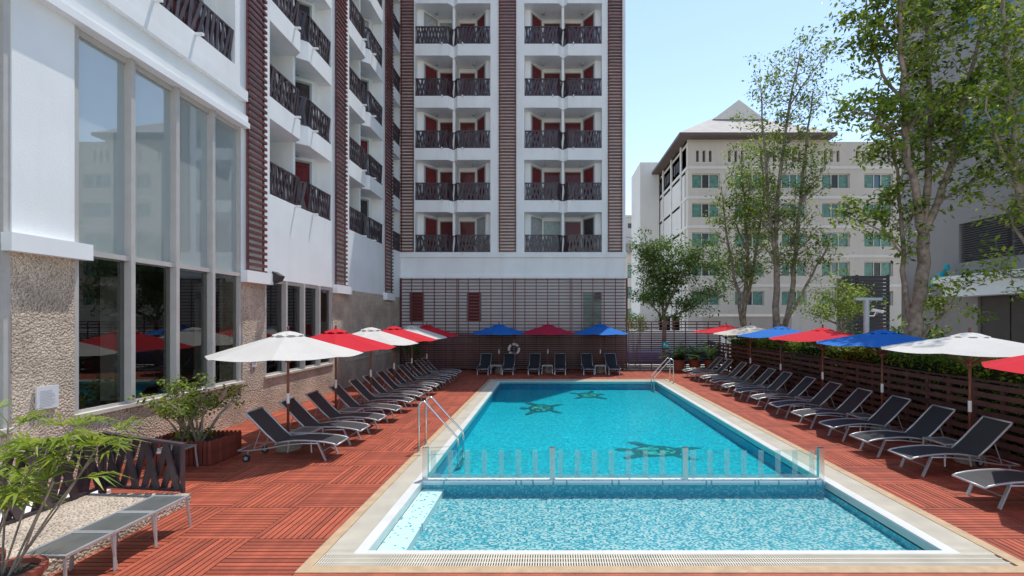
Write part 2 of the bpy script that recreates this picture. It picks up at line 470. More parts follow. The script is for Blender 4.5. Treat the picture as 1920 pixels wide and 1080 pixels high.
# glass screen on the divider
gs = thing('glass_screen', 'low glass screen with frosted stripes between the two pools', 'glass screen', (0,DIV,0))
posts = [IX0+.03, 0.045, 2.27, IX1-.03]
for x in posts:
    m = MB(); m.box(x-.045,x+.045,-.035,.035,.005,.53); m.box(x-.05,x+.05,-.04,.04,.53,.54)
    m.build('post', steel, gs)
for a, b in zip(posts[:-1], posts[1:]):
    p = MB().box(a+.05,b-.05,-.006,.006,.03,.50).build('glass_panel', glassF, gs)
    x = a+.09
    while x+.10 < b-.04:
        MB().box(x,x+.09,-.0085,-.0065,.03,.495).build('frosted_stripe', frost, p); x += .285
    MB().box(a+.05,b-.05,-.0095,-.0088,.03,.10).build('frosted_band', frost, p)

# ------------------------------------------------------------------ deck of slatted tiles
deck = struct(thing('deck', '', '')); del deck['label']; del deck['category']
d = MB()
for x0,x1,y0,y1 in ((-8.4,PX0-.001,2.9,24.85),(PX1+.001,9.1,2.9,24.85),(PX0-.001,PX1+.001,PY1+.001,24.85)):
    d.box(x0,x1,y0,y1,-.055,-.036)
d.build('deck_base', deckbase, deck)
T_ = .945; NS = 12; P_ = T_/NS
def tile_mesh(hor):
    m = MB()
    for i in range(NS):
        a = i*P_ + .006; b = a + P_ - .0155
        wob = rnd.uniform(-.0012,.0012)
        if hor: m.box(.004,T_-.004,a,b,-.032,wob)
        else: m.box(a,b,.004,T_-.004,-.032,wob)
    return m
TM = {True: [tile_mesh(True).mesh('deck_tile', deckm) for _ in range(3)], False: [tile_mesh(False).mesh('deck_tile', deckm) for _ in range(3)]}
SLAT = {True: MB().box(.004,T_-.004,.006,P_-.0095,-.032,0).mesh('slat', deckm), False: MB().box(.006,P_-.0095,.004,T_-.004,-.032,0).mesh('slat', deckm)}
nsl = 0
def put_tile(x, y, hor, sx=1.0, split=False):
    global nsl
    if split and nsl + NS <= 300:
        e = bpy.data.objects.new('deck_tile', None); COL.objects.link(e); e.parent = deck; e.location = (x,y,0)
        for i in range(NS):
            s = link('slat', SLAT[hor], e)
            s.location = (0,i*P_,rnd.uniform(-.0012,.0012)) if hor else (i*P_,0,rnd.uniform(-.0012,.0012))
        nsl += NS
    else:
        o = link('deck_tile', rnd.choice(TM[hor]), deck); o.location = (x,y,0); o.scale = (sx,1,1)
for r in range(-2, 20):
    y = 5.70 + r*T_
    for c in range(6):
        put_tile(PX0-.002-(c+1)*T_, y, (c+r) % 2 == 1, split=(c <= 2 and -1 <= r <= 3))
    for c in range(4):
        put_tile(PX1+.002+c*T_, y, (c+r) % 2 == 0, split=(c <= 2 and 0 <= r <= 3))
    if r >= 16:
        wdt = (PX1-PX0)/8
        for c in range(8):
            put_tile(PX0+c*wdt, y, (c+r) % 2 == 0, sx=wdt/T_)
st = MB().box(PX0, PX1, 4.86, 4.926, -.05, -.004).build('edge_board', deckm, deck)

# ------------------------------------------------------------------ hotel wings (local frame: u along the front, v into the building, z up)
LV = [6.27 + 2.8*k for k in range(8)]
TOP = 26.2
def railing(parent, path, z, individual, seed):
    """dark railing with two layers of criss-cross slats, along a plan path"""
    rr = random.Random(seed)
    top = MB(); bot = MB(); sl = MB(); cnt = []
    for (a, b) in path:
        a = Vector((*a, 0)); b = Vector((*b, 0)); dv = (b-a); L = dv.length; dv.normalize()
        nrm = Vector((dv.y, -dv.x, 0))
        top.bar(a+Vector((0,0,z+.93)), b+Vector((0,0,z+.93)), .06, .05)
        bot.bar(a+Vector((0,0,z+.05)), b+Vector((0,0,z+.05)), .05, .045)
        n = max(2, int(L/.165))
        for lay, sgn in ((.022,1),(-.022,-1)):
            for i in range(n):
                t = (i+.5)/n*L
                lean = sgn*rr.uniform(.03,.16)
                t0 = min(max(t-lean,.05),L-.05); t1 = min(max(t+lean,.05),L-.05)
                w2 = rr.uniform(.036,.048)
                p0 = a+dv*t0+nrm*lay; p1 = a+dv*t1+nrm*lay
                m = MB()
                th = nrm*.009
                lo, hi = Vector((0,0,z+.06)), Vector((0,0,z+.915))
                vs = [p0-dv*w2-th+lo, p0+dv*w2-th+lo, p0+dv*w2+th+lo, p0-dv*w2+th+lo, p1-dv*w2-th+hi, p1+dv*w2-th+hi, p1+dv*w2+th+hi, p1-dv*w2+th+hi]
                fs = [(3,2,1,0),(4,5,6,7),(0,1,5,4),(1,2,6,5),(2,3,7,6),(3,0,4,7)]
                if individual: cnt.append(MB().add(vs,fs))
                else: sl.add(vs,fs)
    r = top.build('railing', railm, parent)
    bot.build('bottom_rail', railm, r)
    if individual:
        for m in cnt: m.build('rail_slat', railm, r)
    else:
        sl.build('rail_slats', railm, r)['kind'] = 'stuff'

def louvre(parent, u0, u1, z0, z1, individual, pitch=.171):
    fr = MB()
    for u in (u0+.05, u1-.05): fr.box(u-.025,u+.025,-.06,-.02,z0,z1)
    c = fr.build('louvre_column', louv, parent)
    n = int((z1-z0)/pitch); st_ = MB()
    me = None
    for i in range(n):
        z = z0+i*pitch
        if individual and i < 110:
            if me is None: me = MB().box(u0,u1,-.125,-.06,0,.072).mesh('slat', louv)
            s = link('slat', me, c); s.location = (0,0,z)
        else:
            st_.box(u0,u1,-.125,-.06,z,z+.072)
    if st_.v: st_.build('slats', louv, c)['kind'] = 'stuff'

canm = MB().lathe([(.075,0),(.085,-.02),(.085,-.13),(.05,-.15)], n=12).mesh('ceiling_lamp', greyframe)
def bay(wing, wall, u0, u1, levels, seed, indiv=lambda k: False, lip=0.0, notch=.3, cw=(.72,.20,.08)):
    um = (u0+u1)/2; rr = random.Random(seed)
    top = TOP
    zb = levels[0]
    # back walls of the recess, angled door walls, divider: tall prisms
    wall.box(u0+.94,um-.07,1.35,1.6,zb,top-.5); wall.box(um+.07,u1-.94,1.35,1.6,zb,top-.5)
    wall.prism([(u0-.01,.5),(u0+.3,.5),(u0+.95,1.35),(u0+.95,1.6),(u0-.01,1.6)],zb,top-.5)
    wall.prism([(u1+.01,.5),(u1-.3,.5),(u1-.95,1.35),(u1-.95,1.6),(u1+.01,1.6)],zb,top-.5)
    wall.box(um-.07,um+.07,.34,1.6,zb,top-.5)
    zs = list(levels)+[top]
    for k, z in enumerate(zs):
        f = -lip if (k == 0 and lip) else 0.0
        wall.prism([(u0,f),(um-.25,f),(um,f+max(notch,.001)),(um+.25,f),(u1,f),(u1,1.62),(u0,1.62)], z-.63, z)
    for k, z in enumerate(levels):
        b = bpy.data.objects.new('balcony', None); COL.objects.link(b); b.parent = wing
        pa = [((u0+.02,.05),(um-.26,.05)),((um-.26,.05),(um-.03,.33)),((um+.03,.33),(um+.26,.05)),((um+.26,.05),(u1-.02,.05))] if notch else [((u0+.02,.05),(u1-.02,.05))]
        for us in (um-.55,um+.55): MB().box(us-.03,us+.03,-.17-(lip if k == 0 else 0),.02,z-.06,z-.005).build('drain_spout', trimw, b)
        railing(b, pa, z, indiv(k), seed*31+k)
        for s in (0,1):
            e = u0 if s == 0 else u1; sg = 1 if s == 0 else -1
            lm = link('ceiling_lamp', canm, b); lm.location = (e+sg*1.0,.72,z+2.17)
            # door on the angled wall
            a0 = Vector((e+sg*.34,.555,z)); a1 = Vector((e+sg*.90,1.285,z)); dv = (a1-a0).normalized(); nn = Vector((dv.y*sg,-dv.x*sg,0))
            cm = rr.choices([curtain,curtaindk,curtainpl],cw)[0]
            def slab(t0,t1,h0,h1,o0,o1,mat,nm,par):
                p = [a0+dv*t0+nn*o0, a0+dv*t1+nn*o0, a0+dv*t1+nn*o1, a0+dv*t0+nn*o1]
                return MB().prism([(q.x,q.y) for q in p], z+h0, z+h1).build(nm, mat, par)
            Ld = (a1-a0).length
            m = MB()
            for (t0,t1,h0,h1) in ((0,.07,0,2.05),(Ld-.07,Ld,0,2.05),(.07,Ld-.07,1.98,2.05)):
                p = [a0+dv*t0-nn*.01, a0+dv*t1-nn*.01, a0+dv*t1+nn*.035, a0+dv*t0+nn*.035]
                m.prism([(q.x,q.y) for q in p], z+h0, z+h1)
            dr = m.build('door', greyframe, b)
            slab(.07,Ld-.07,.02,1.98,.003,.010,cm,'door_curtain',dr)
            # window beside it
            ua, ub = (u0+1.02,um-.12) if s == 0 else (um+.12,u1-1.02)
            cm = rr.choices([curtain,curtaindk,curtainpl],[.86,.08,.06])[0]
            m = MB(); m.box(ua,ub,1.32,1.352,z+1.90,z+1.95); m.box(ua,ua+.04,1.32,1.352,z+.02,z+1.90); m.box(ub-.04,ub,1.32,1.352,z+.02,z+1.90)
            wdw = m.build('window', greyframe, b)
            MB().box(ua+.04,ub-.04,1.338,1.3445,z+.02,z+1.90).build('curtain', cm, wdw)
            MB().quad((ua+.04,1.330,z+.02),(ub-.04,1.330,z+.02),(ub-.04,1.330,z+1.90),(ua+.04,1.330,z+1.90)).build('pane', glassF, wdw)

# ---- rear wing
bw = thing('hotel_wing', 'white hotel wing rising behind the tall slatted screen', 'hotel', (0,24.9,0))
wall = MB()
wall.box(-8.0,4.06,1.6,14,0,TOP); wall.box(-18,-8.0,.003,14,0,TOP)   # core
for a,b_ in ((-8.0,-7.24),(-3.19,-1.37),(2.79,4.06)):   # piers
    wall.box(a,b_,0,1.6,6.27,TOP)
wall.box(-8.0,4.06,.0,1.62,4.87,6.27-.63)
wall.box(-8.0,4.06,-.07,0.0,4.87,5.02)
wall.box(-8.0,4.12,-.09,0.0,6.0,6.27)
wall.box(-8.0,4.06,.001,1.62,5.64,6.262)
wall.box(-8.0,4.06,.25,1.6,0,4.87)
bay(bw, wall, -7.24, -3.19, LV[:7], 11)
bay(bw, wall, -1.37, 2.79, LV[:7], 23)
wall.build('wall', white, bw)
for a,b_ in ((-8.0,-7.27),(-2.74,-1.80),(3.10,3.88)): louvre(bw, a, b_, 6.30, TOP, False)
for (x0,x1,z0,z1,mt) in ((-7.55,-6.85,2.6,4.1,curtain),(-4.45,-3.75,2.6,4.1,curtain),(1.85,2.75,.1,4.1,greyframe)):
    f = MB().box(x0-.05,x1+.05,.20,.249,z0-.05,z1+.05).build('window' if z0 > 1 else 'door', greyframe, bw)
    MB().box(x0,x1,.185,.20,z0,z1).build('pane', mt if z0 > 1 else curtg, f)
sp = MB(); sp.box(2.45,2.72,-.12,.10,3.75,4.15); sp.box(2.56,2.61,.10,.25,3.9,3.95); sp.build('wall_speaker', darkbox, bw)

# ---- left wing (u = world Y, v = -8 - world X)
lw = thing('hotel_wing', 'white hotel wing with tall lounge windows above a pebble wall and planter', 'hotel', (-8,0,0), math.pi/2)
wall = MB(); stone = MB(); trim = MB()
Y0 = 2.0
wall.box(Y0,24.9,6.0,14,0,TOP)                                         # core behind the lounge
wall.box(Y0,24.9,1.6,6.0,7.66,TOP); wall.box(13.03,24.9,1.6,6.0,3.85,7.66)
wall.box(6.9,7.81,0,1.6,3.85,7.66); wall.box(12.05,13.03,0,1.6,3.85,7.66)  # piers above
wall.box(Y0,12.1,0,1.6,7.66,8.37)
wall.box(13.03,13.25,0,1.6,3.85,TOP); wall.box(13.25,17.0,0,1.6,3.85,6.27-.63); wall.box(13.25,17.0,.001,1.62,5.64,6.262)
wall.box(17.0,18.5,0,1.6,3.85,TOP); wall.box(18.5,22.25,0,1.6,3.85,6.27-.63); wall.box(18.5,22.25,.001,1.62,5.64,6.262)
wall.box(22.25,23.62,0,1.6,3.85,TOP); wall.box(23.62,24.9,0,1.6,3.85,6.27-.63)
wall.box(12.1,13.03,0,1.6,7.66,TOP); wall.box(11.8,12.1,0,1.6,8.37,TOP); wall.box(Y0,7.75,0,1.6,8.37,TOP)
bay(lw, wall, 7.75, 11.8, LV[1:7], 41, lambda k: k == 0, lip=.12, notch=0, cw=(.2,.7,.1))
bay(lw, wall, 13.25, 17.0, LV[:7], 43, lambda k: k <= 1, cw=(.2,.7,.1))
bay(lw, wall, 18.5, 22.25, LV[:7], 47, cw=(.2,.7,.1))
for k, z in enumerate(LV[:7]):                                         # half bay in the corner
    wall.box(23.62,24.9,0,1.62,z-.63,z)
    b = bpy.data.objects.new('balcony', None); COL.objects.link(b); b.parent = lw
    railing(b, [((23.64,.05),(24.88,.05))], z, False, 300+k)
wall.box(23.62,24.9,.95,1.6,6.27,TOP-.5)
wall.build('wall', white, lw)
stone.box(Y0,24.9,0,.35,-.05,1.02)
stone.box(6.9,7.81,.0,.6,1.02,3.85); stone.box(12.08,13.03,0,.6,1.02,3.85); stone.box(17.1,24.9,0,.6,1.02,3.85)
stone.build('pebble_wall', pebb, lw)
for a,b_ in ((Y0,6.9),(7.81,12.08),(13.03,17.1)): trim.box(a-.02,b_+.02,-.05,.34,1.02,1.085)
trim.box(18.3,24.85,-.025,.0,1.02,1.07)
trim.build('sill', M('sill_stone', (0.60,0.55,0.48), 0.8, 0.1, 3.0), lw)
trim = MB()
for a,b_,p_,z_ in ((6.76,7.97,.16,3.70),(12.0,13.12,.18,3.66),(17.08,18.36,.18,3.66),(22.30,23.5,.18,3.62)):
    MB().box(a,b_,-p_,.0,z_,3.97).build('corbel', trimw, lw)
trim = MB(); trim.box(Y0,12.12,-.17,.0,7.66,7.80); trim.box(Y0,12.12,-.12,.0,7.80,7.98)
trim.build('cornice', trimw, lw)
# joint blocks above the windows
MB().box(Y0,12.1,-.13,0,8.36,8.62).build('upper_cornice', trimw, lw)
louvre(lw, 12.17, 12.94, 3.95, TOP, True); louvre(lw, 17.22, 18.08, 3.95, TOP, False); louvre(lw, 22.45, 23.38, 3.95, TOP, False)
def glazing(u0, u1, n, z0, z1, zt=None, tops=None):
    k = [u0+(u1-u0)*i/n for i in range(n+1)]
    z2 = tops or z1
    for i, u in enumerate(k):
        uu = u+.045 if i == 0 else (u-.045 if i == n else u)
        MB().box(uu-.045,uu+.045,-.035 if 0 < i < n else .02,.18,z0,z2-.002).build('mullion', winframe, lw)
    MB().box(u0,u1,.06,.16,z0,z0+.05).build('bottom_rail', winframe, lw); MB().box(u0,u1,.05,.17,z2-.11,z2-.004).build('head_rail', winframe, lw)
    if zt: MB().box(u0,u1,.005,.165,zt-.05,zt+.045).build('transom', winframe, lw)
    for a,b_ in zip(k[:-1],k[1:]):
        rows = [(z0+.05,(zt-.05) if zt else z2-.11)] + ([(zt+.045,z2-.11)] if zt else [])
        for r,(za,zb) in enumerate(rows):
            MB().quad((a+.045,.10,za),(b_-.045,.10,za),(b_-.045,.10,zb),(a+.045,.10,zb)).build('pane', glassU if r else glassL, lw)
glazing(7.81,12.07,4,1.085,7.66,3.85,7.66)
glazing(13.04,17.09,4,1.085,3.85)
glazing(Y0,6.9,5,1.085,7.66,3.85,7.66)
# lounge inside
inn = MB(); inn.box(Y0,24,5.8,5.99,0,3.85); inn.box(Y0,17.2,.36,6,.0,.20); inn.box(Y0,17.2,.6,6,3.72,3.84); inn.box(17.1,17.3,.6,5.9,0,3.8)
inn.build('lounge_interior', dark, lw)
for u in (8.9,11.3,14.3,16.2):
    MB().box(u,u+.35,2.6,2.95,.2,3.72).build('lounge_column', greyb, lw)
dp = MB(); dp.box(Y0,6.85,.32,.36,3.9,7.6); dp.box(7.85,12.03,.32,.36,3.9,7.6)
dp.build('blind', drape, lw)
for k in range(7):
    u = 8.4+k*1.25; e = MB(); e.box(u-.35,u+.35,1.3,2.0,.90,.94)
    for q in (u-.3,u+.3): e.box(q-.02,q+.02,1.6,1.64,.2,.9)
    e.build('lounge_table', greydk, lw)
fl = MB(); fl.add([(13.10,-.30,3.78),(13.36,-.30,3.78),(13.36,-.12,3.72),(13.10,-.12,3.72),(13.10,-.38,3.92),(13.36,-.38,3.92),(13.36,-.16,4.05),(13.10,-.16,4.05)],[(3,2,1,0),(4,5,6,7),(0,1,5,4),(1,2,6,5),(2,3,7,6),(3,0,4,7)]); fl.box(13.20,13.25,-.17,0,3.86,3.91)
fl.build('floodlight', darkbox, lw)
# small signs on the piers
sg = thing('notice_plaque', 'white printed plaque on the pebble pier behind the lady palm', 'sign', (-7.985,7.36,1.46))
m = MB(); m.box(.0,.028,-.16,.16,-.18,.16); m.prism([(0,-.16),(.028,-.16),(.028,.16),(0,.16)],.16,.18); m.build('panel', signw, sg)
for i in range(11):
    y1 = .12 - rnd.random()*.07
    MB().box(.028,.030,-.12,y1,.10-i*.024,.107-i*.024).build('text_line', printg, sg)
sg = thing('no_smoking_sign', 'small white no smoking sign on pebble pier between the lounge windows', 'sign', (-7.985,12.52,1.54))
MB().box(0,.02,-.09,.09,-.13,.13).build('panel', signw, sg)
m = MB()
for i in range(20):
    a, b_ = 2*math.pi*i/20, 2*math.pi*(i+1)/20
    m.bar((.022,.06*math.cos(a),.03+.06*math.sin(a)),(.022,.06*math.cos(b_),.03+.06*math.sin(b_)),.004,.016,(1,0,0))
m.bar((.022,-.042,.072),(.022,.042,-.012),.004,.014,(1,0,0)); m.build('red_ring', signr, sg)
MB().box(.021,.023,-.035,.035,.025,.037).build('cigarette', darkbox, sg)

# ------------------------------------------------------------------ slatted screen, rear fence, side fence
scr = thing('slatted_screen', 'tall red-brown slatted screen in front of the rear hotel wing', 'screen', (-2,24.68,0))
X0, X1 = -7.97, 4.10
def slats(parent, x0, x1, zs, th, mat, nm='slat', depth=.045, y=0.0):
    me = MB().box(x0,x1,y-depth/2,y+depth/2,0,th).mesh(nm, mat)
    for z in zs:
        s = link(nm, me, parent); s.location = (0,0,z)
slats(scr, X0+2, X1+2, [2.02+.1715*i for i in range(17)], .054, louv)
slats(scr, X0+2, X1+2, [.06+.113*i for i in range(17)], .098, fencem, 'board')
n = 20
for i in range(n+1):
    x = X0+2+(X1-X0)*i/n
    MB().box(x-.022,x+.022,.024,.065,0,4.86).build('batten', louv, scr)
    if i in (5,10,15): MB().box(x+.07,x+.115,.024,.07,0,4.86).build('batten', louv, scr)
for x in (X0+2,X1+2): MB().box(x-.05,x+.05,.07,.16,0,4.88).build('post', louv, scr)
rf = thing('slatted_fence', 'lower red-brown slatted fence behind the potted ferns, beside the screen', 'fence', (6.6,24.68,0))
slats(rf, 4.16-6.6, 9.1-6.6, [2.02,2.2,2.38,2.52], .06, louv)
slats(rf, 4.16-6.6, 9.1-6.6, [.06+.113*i for i in range(17)], .072, fencem, 'board')
for i in range(9):
    x = 4.2-6.6+i*.605
    MB().box(x-.022,x+.022,.024,.065,0,2.58).build('batten', louv, rf)
sf = thing('slatted_fence', 'long dark brown board fence in front of the clipped hedge', 'fence', (8.62,13.5,0))
bme = MB().box(-.014,.014,-1.48,1.48,0,.105).mesh('board', fencem)
for sgm in range(7):
    yc = 4.6+1.49+sgm*2.98-13.5
    for k in range(8):
        o = link('board', bme, sf); o.location = (rnd.uniform(-.004,.004),yc,.07+k*.178)
    for q in range(5):
        MB().box(.018,.07,yc-1.45+q*.6,yc-1.37+q*.6,0,1.46).build('post', fencem, sf)
MB().box(-.035,.075,4.6-13.5,25.2-13.5,1.462,1.50).build('cap_rail', fencem, sf)

# ------------------------------------------------------------------ sun loungers
def make_lounger():
    t = thing('sun_lounger', 'x', 'sun lounger')
    prof = [(1.0,.30),(.94,.325),(.80,.355),(.60,.38),(.40,.392),(.20,.39),(.02,.37),(-.14,.345)]
    def rails(pts, nm, r=.017):
        m = MB()
        for s in (-.27,.27): m.tube([(x,s,z) for x,z in pts], r, 6)
        return m
    fr = rails(prof, 'f'); fr.tube([(1.0,-.27,.30),(1.0,.27,.30)], .017, 6)
    fr.smooth = True; fr.build('seat_frame', alum, t)
    lo = rails([(.66,.335),(.35,.335),(0,.30),(-.35,.235),(-.66,.20),(-.86,.20)], 'l', .014)
    lo.tube([(-.86,-.27,.20),(-.86,.27,.20)], .014, 6); lo.tube([(-.16,-.27,.32),(-.16,.27,.32)], .014, 6)
    lo.smooth = True; lo.build('base_frame', alum, t)
    bk = [(-.14,.345),(-.33,.52),(-.52,.72),(-.68,.885),(-.715,.925)]
    bf = rails(bk, 'b'); bf.tube([(-.715,-.27,.925),(-.715,.27,.925)], .017, 6); bf.smooth = True
    bo = bf.build('backrest_frame', alum, t)
    m = MB()
    for (a,b_) in zip(prof[:-1],prof[1:]):
        m.add([(a[0],-.258,a[1]-.002),(b_[0],-.258,b_[1]-.002),(b_[0],.258,b_[1]-.002),(a[0],.258,a[1]-.002),
               (a[0],-.258,a[1]-.008),(b_[0],-.258,b_[1]-.008),(b_[0],.258,b_[1]-.008),(a[0],.258,a[1]-.008)],[(3,2,1,0),(4,5,6,7),(0,1,5,4),(2,3,7,6)])
    m.build('seat_sling', sling, t)
    m = MB()
    for (a,b_) in zip(bk[:-1],bk[1:]):
        m.add([(a[0],-.258,a[1]),(b_[0],-.258,b_[1]),(b_[0],.258,b_[1]),(a[0],.258,a[1]),
               (a[0]-.006,-.258,a[1]-.006),(b_[0]-.006,-.258,b_[1]-.006),(b_[0]-.006,.258,b_[1]-.006),(a[0]-.006,.258,a[1]-.006)],[(3,2,1,0),(4,5,6,7),(0,1,5,4),(2,3,7,6)])
    m.build('backrest_sling', sling, t)
    for s in (-.255,.255): MB().bar((.63,s,.37),(.79,s,0.0),.022,.045,(0,1,0)).build('leg', alum, t)
    MB().tube([(.715,-.255,.17),(.715,.255,.17)],.011,6).build('leg_crossbar', alum, t)
    m = MB()
    for s in (-.20,.20): m.tube([(-.45,s,.635),(-.60,s,.215)],.009,5)
    m.tube([(-.60,-.20,.215),(-.60,.20,.215)],.009,5); m.build('back_strut', alum, t)
    for s in (-.30,.30):
        wq = MB(); wq.tube([(-.68,s-.016,.068),(-.68,s+.016,.068)],.068,14); wh = wq.build('wheel', tyre, t)
        MB().tube([(-.68,s-.019,.068),(-.68,s+.019,.068)],.036,10).build('hub', greyframe, wh)
    for s in (-.27,.27): MB().bar((-.66,s,.205),(-.68,s,.07),.014,.03,(0,1,0)).build('wheel_bracket', alum, t)
    return t
lproto = make_lounger(); lused = [False]
def put_lounger(x, y, rz, label, group):
    if not lused[0]:
        lused[0] = True; o = lproto; o.location = (x,y,.0); o.rotation_euler = (0,0,rz); o['label'] = label
    else: o = dup(lproto, label, (x,y,.0), rz)
    o['group'] = group
LY = [8.80,9.91,10.93,12.07,13.29,14.30,15.40,16.40,17.45,18.50,19.60,20.80]
for i, y in enumerate(LY):
    put_lounger(-5.03+rnd.uniform(-.03,.03), y+.27, rnd.uniform(-.02,.02), ORD[i]+' black sun lounger from the picket planter, along the pebble wall', 'sun loungers along the pebble wall')
RY = [6.57,7.92,9.04,10.20,11.38,12.60,13.80,15.10,16.20,17.50,18.60,20.0,21.2]
for i, y in enumerate(RY):
    put_lounger(7.20+rnd.uniform(-.03,.03), y+.27, math.pi+rnd.uniform(-.025,.025), ORD[12-i]+' black sun lounger from the potted ferns, along the board fence', 'sun loungers along the board fence')
FX = [-3.25,-2.05,-.77,.51,1.88,3.10]
for i, x in enumerate(FX):
    put_lounger(x, 23.15, -math.pi/2+rnd.uniform(-.02,.02), ORD[i]+' lounger from the hotel corner in the row facing the pool before the screen', 'sun loungers before the slatted screen')

# ------------------------------------------------------------------ side tables
def make_table():
    t = thing('side_table', 'x', 'side table')
    m = MB(); a, b_ = .235, .26
    m.box(-a,a,-b_,-b_+.035,.385,.41); m.box(-a,a,b_-.035,b_,.385,.41); m.box(-a,-a+.035,-b_+.035,b_-.035,.385,.41); m.box(a-.035,a,-b_+.035,b_-.035,.385,.41)
    m.build('top_frame', alum, t)
    MB().box(-a+.035,a-.035,-b_+.035,b_-.035,.394,.403).build('top_panel', M('table_glass', (0.12,0.125,0.12), 0.28, 0.15, 5.0), t)
    for sx in (-1,1):
        for sy in (-1,1):
            MB().tube([(sx*(a-.02),sy*(b_-.02),.386),(sx*(a-.015),sy*(b_-.012),.25),(sx*(a+.005),sy*(b_+.005),0)],.016,6).build('leg', alum, t)
    return t
tproto = make_table(); tused = [False]
def put_table(x, y, label, rz=0.0, group='aluminium side tables'):
    if not tused[0]:
        tused[0] = True; o = tproto; o.location = (x,y,0); o.rotation_euler = (0,0,rz); o['label'] = label
    else: o = dup(tproto, label, (x,y,0), rz)
    o['group'] = group
for i,(y,s) in enumerate(((5.77,'far'),(5.25,'middle'),(4.74,'near'))):
    put_table(-4.915, y, ['grey side table at the deck end of the three beside the stone ledge','middle grey side table of the three in a row beside the stone ledge','grey side table beside the lady palm pot, end of the row of three'][i], group='tables by the stone ledge')
GAPL = [(LY[i]+.54+LY[i+1])/2 for i in range(0,12,2)]
GAPR = [(RY[i]+.54+RY[i+1])/2 for i in range(1,13,2)]
for i, y in enumerate(GAPL): put_table(-5.05, y, 'side table between the '+ORD[2*i]+' and '+ORD[2*i+1]+' loungers from the picket planter')
for i, y in enumerate(GAPR): put_table(7.46, y, 'side table between the '+ORD[10-2*i]+' and '+ORD[11-2*i]+' loungers from the potted ferns')
for i, x in enumerate((-2.65,-.13,2.49)): put_table(x, 23.0, 'side table between the '+ORD[2*i]+' and '+ORD[2*i+1]+' loungers from the hotel corner', math.pi/2)
put_table(-6.68, 8.22, 'side table standing alone between the dark railing and the picket planter')

# ------------------------------------------------------------------ parasols
def make_parasol(mat, rim):
    def zc(r): return 2.405-(2.405-rim)*((r-.05)/1.41)**1.06 if r > .05 else 2.405
    t = thing('parasol', 'x', 'parasol')
    m = MB(); m.lathe([(.24,0),(.24,.05),(.12,.30),(.05,.32)], n=16); m.build('base', conc, t)
    m = MB(); m.tube([(0,0,.05),(0,0,2.42)], .025, 10); m.smooth = True; m.build('pole', woodpole, t)
    MB().tube([(0,0,.95),(0,0,1.16)], .030, 10).build('pole_joint', ringw, t)
    m = MB(); n, R = 8, 1.46; sub = 5; rings = [(q,zc(q)) for q in (.05,.25,.55,.9,1.2,1.46)]
    K = n*sub
    for (r,z) in rings:
        for k in range(K):
            a = 2*math.pi*k/K; ph = (k % sub)/sub
            # straight between ribs, with a little sag
            half = math.pi/n; loc = abs((ph-.5))*2*half
            rr_ = r*math.cos(half)/math.cos(abs(half-ph*2*half))
            sag = .035*(r/R)*math.sin(math.pi*ph)
            m.v.append((rr_*math.cos(a), rr_*math.sin(a), z-sag))
    for i in range(len(rings)-1):
        for k in range(K):
            k2 = (k+1) % K
            m.f.append((i*K+k,(i+1)*K+k,(i+1)*K+k2,i*K+k2))
    cn = m.build('canopy', mat, t)
    c = MB(); kk = 24
    for j,(r,z) in enumerate(((.02,2.448),(.14,2.425),(.29,2.362))):
        for k in range(kk):
            a = 2*math.pi*k/kk; z2 = z - (.02*math.cos(k*2*math.pi/3) if j == 2 else 0)
            c.v.append((r*math.cos(a), r*math.sin(a), z2))
    for i in range(2):
        for k in range(kk): k2 = (k+1) % kk; c.f.append((i*kk+k,(i+1)*kk+k,(i+1)*kk+k2,i*kk+k2))
    c.build('vent_cap', mat, cn)
    for k in range(n):
        a = 2*math.pi*k/n
        MB().bar((.04*math.cos(a),.04*math.sin(a),2.375),(1.43*math.cos(a),1.43*math.sin(a),zc(1.43)-.022),.02,.026).build('rib', wood, t)
        MB().bar((.05*math.cos(a),.05*math.sin(a),1.86),(.72*math.cos(a),.72*math.sin(a),zc(.72)-.03),.016,.022).build('strut', wood, t)
    MB().lathe([(.055,1.80),(.06,1.84),(.06,1.90),(.03,1.92)], n=12).build('runner', wood, t)
    MB().lathe([(.02,2.44),(.026,2.465),(.016,2.485),(.028,2.515),(.018,2.54),(.005,2.55)], n=10).build('finial', wood, t)
    return t
pp = {}
def put_parasol(x, y, mat, label, group, rim=1.965):
    rz = rnd.uniform(0,.7); key = (mat.name, rim)
    if key not in pp:
        o = pp[key] = make_parasol(mat, rim); o.location = (x,y,0); o.rotation_euler = (0,0,rz); o['label'] = label
    else: o = dup(pp[key], label, (x,y,0), rz)
    o['group'] = group
LC = [c_white,c_red,c_white,c_red,c_white,c_red]; LN = ['white','red','white','red','white','red']
for i, y in enumerate(GAPL):
    put_parasol(-5.43, y, LC[i], LN[i]+' parasol between '+ORD[2*i]+' and '+ORD[2*i+1]+' loungers from the picket planter', 'parasols along the pebble wall')
RC = [c_white,c_blue,c_red,c_blue,c_cream,c_red]; RN = ['white','blue','red','blue','cream','red']
for i, y in enumerate(GAPR):
    put_parasol(7.92, y, RC[i], RN[i]+' parasol between '+ORD[10-2*i]+' and '+ORD[11-2*i]+' loungers from the potted ferns', 'parasols along the board fence', 2.11)
put_parasol(7.66, 6.22, c_red, 'red parasol beside the thirteenth lounger from the potted ferns, by the fence', 'parasols along the board fence', 2.0)
for x, mt, nm in ((-2.57,c_blue,'blue parasol before the slatted screen, beside the life ring'),(-.10,c_maroon,'crimson parasol before the slatted screen, between the two blue ones'),(2.55,c_blue,'blue parasol at the end of the screen row, farther from the life ring')):
    put_parasol(x, 23.45, mt, nm, 'parasols before the slatted screen')

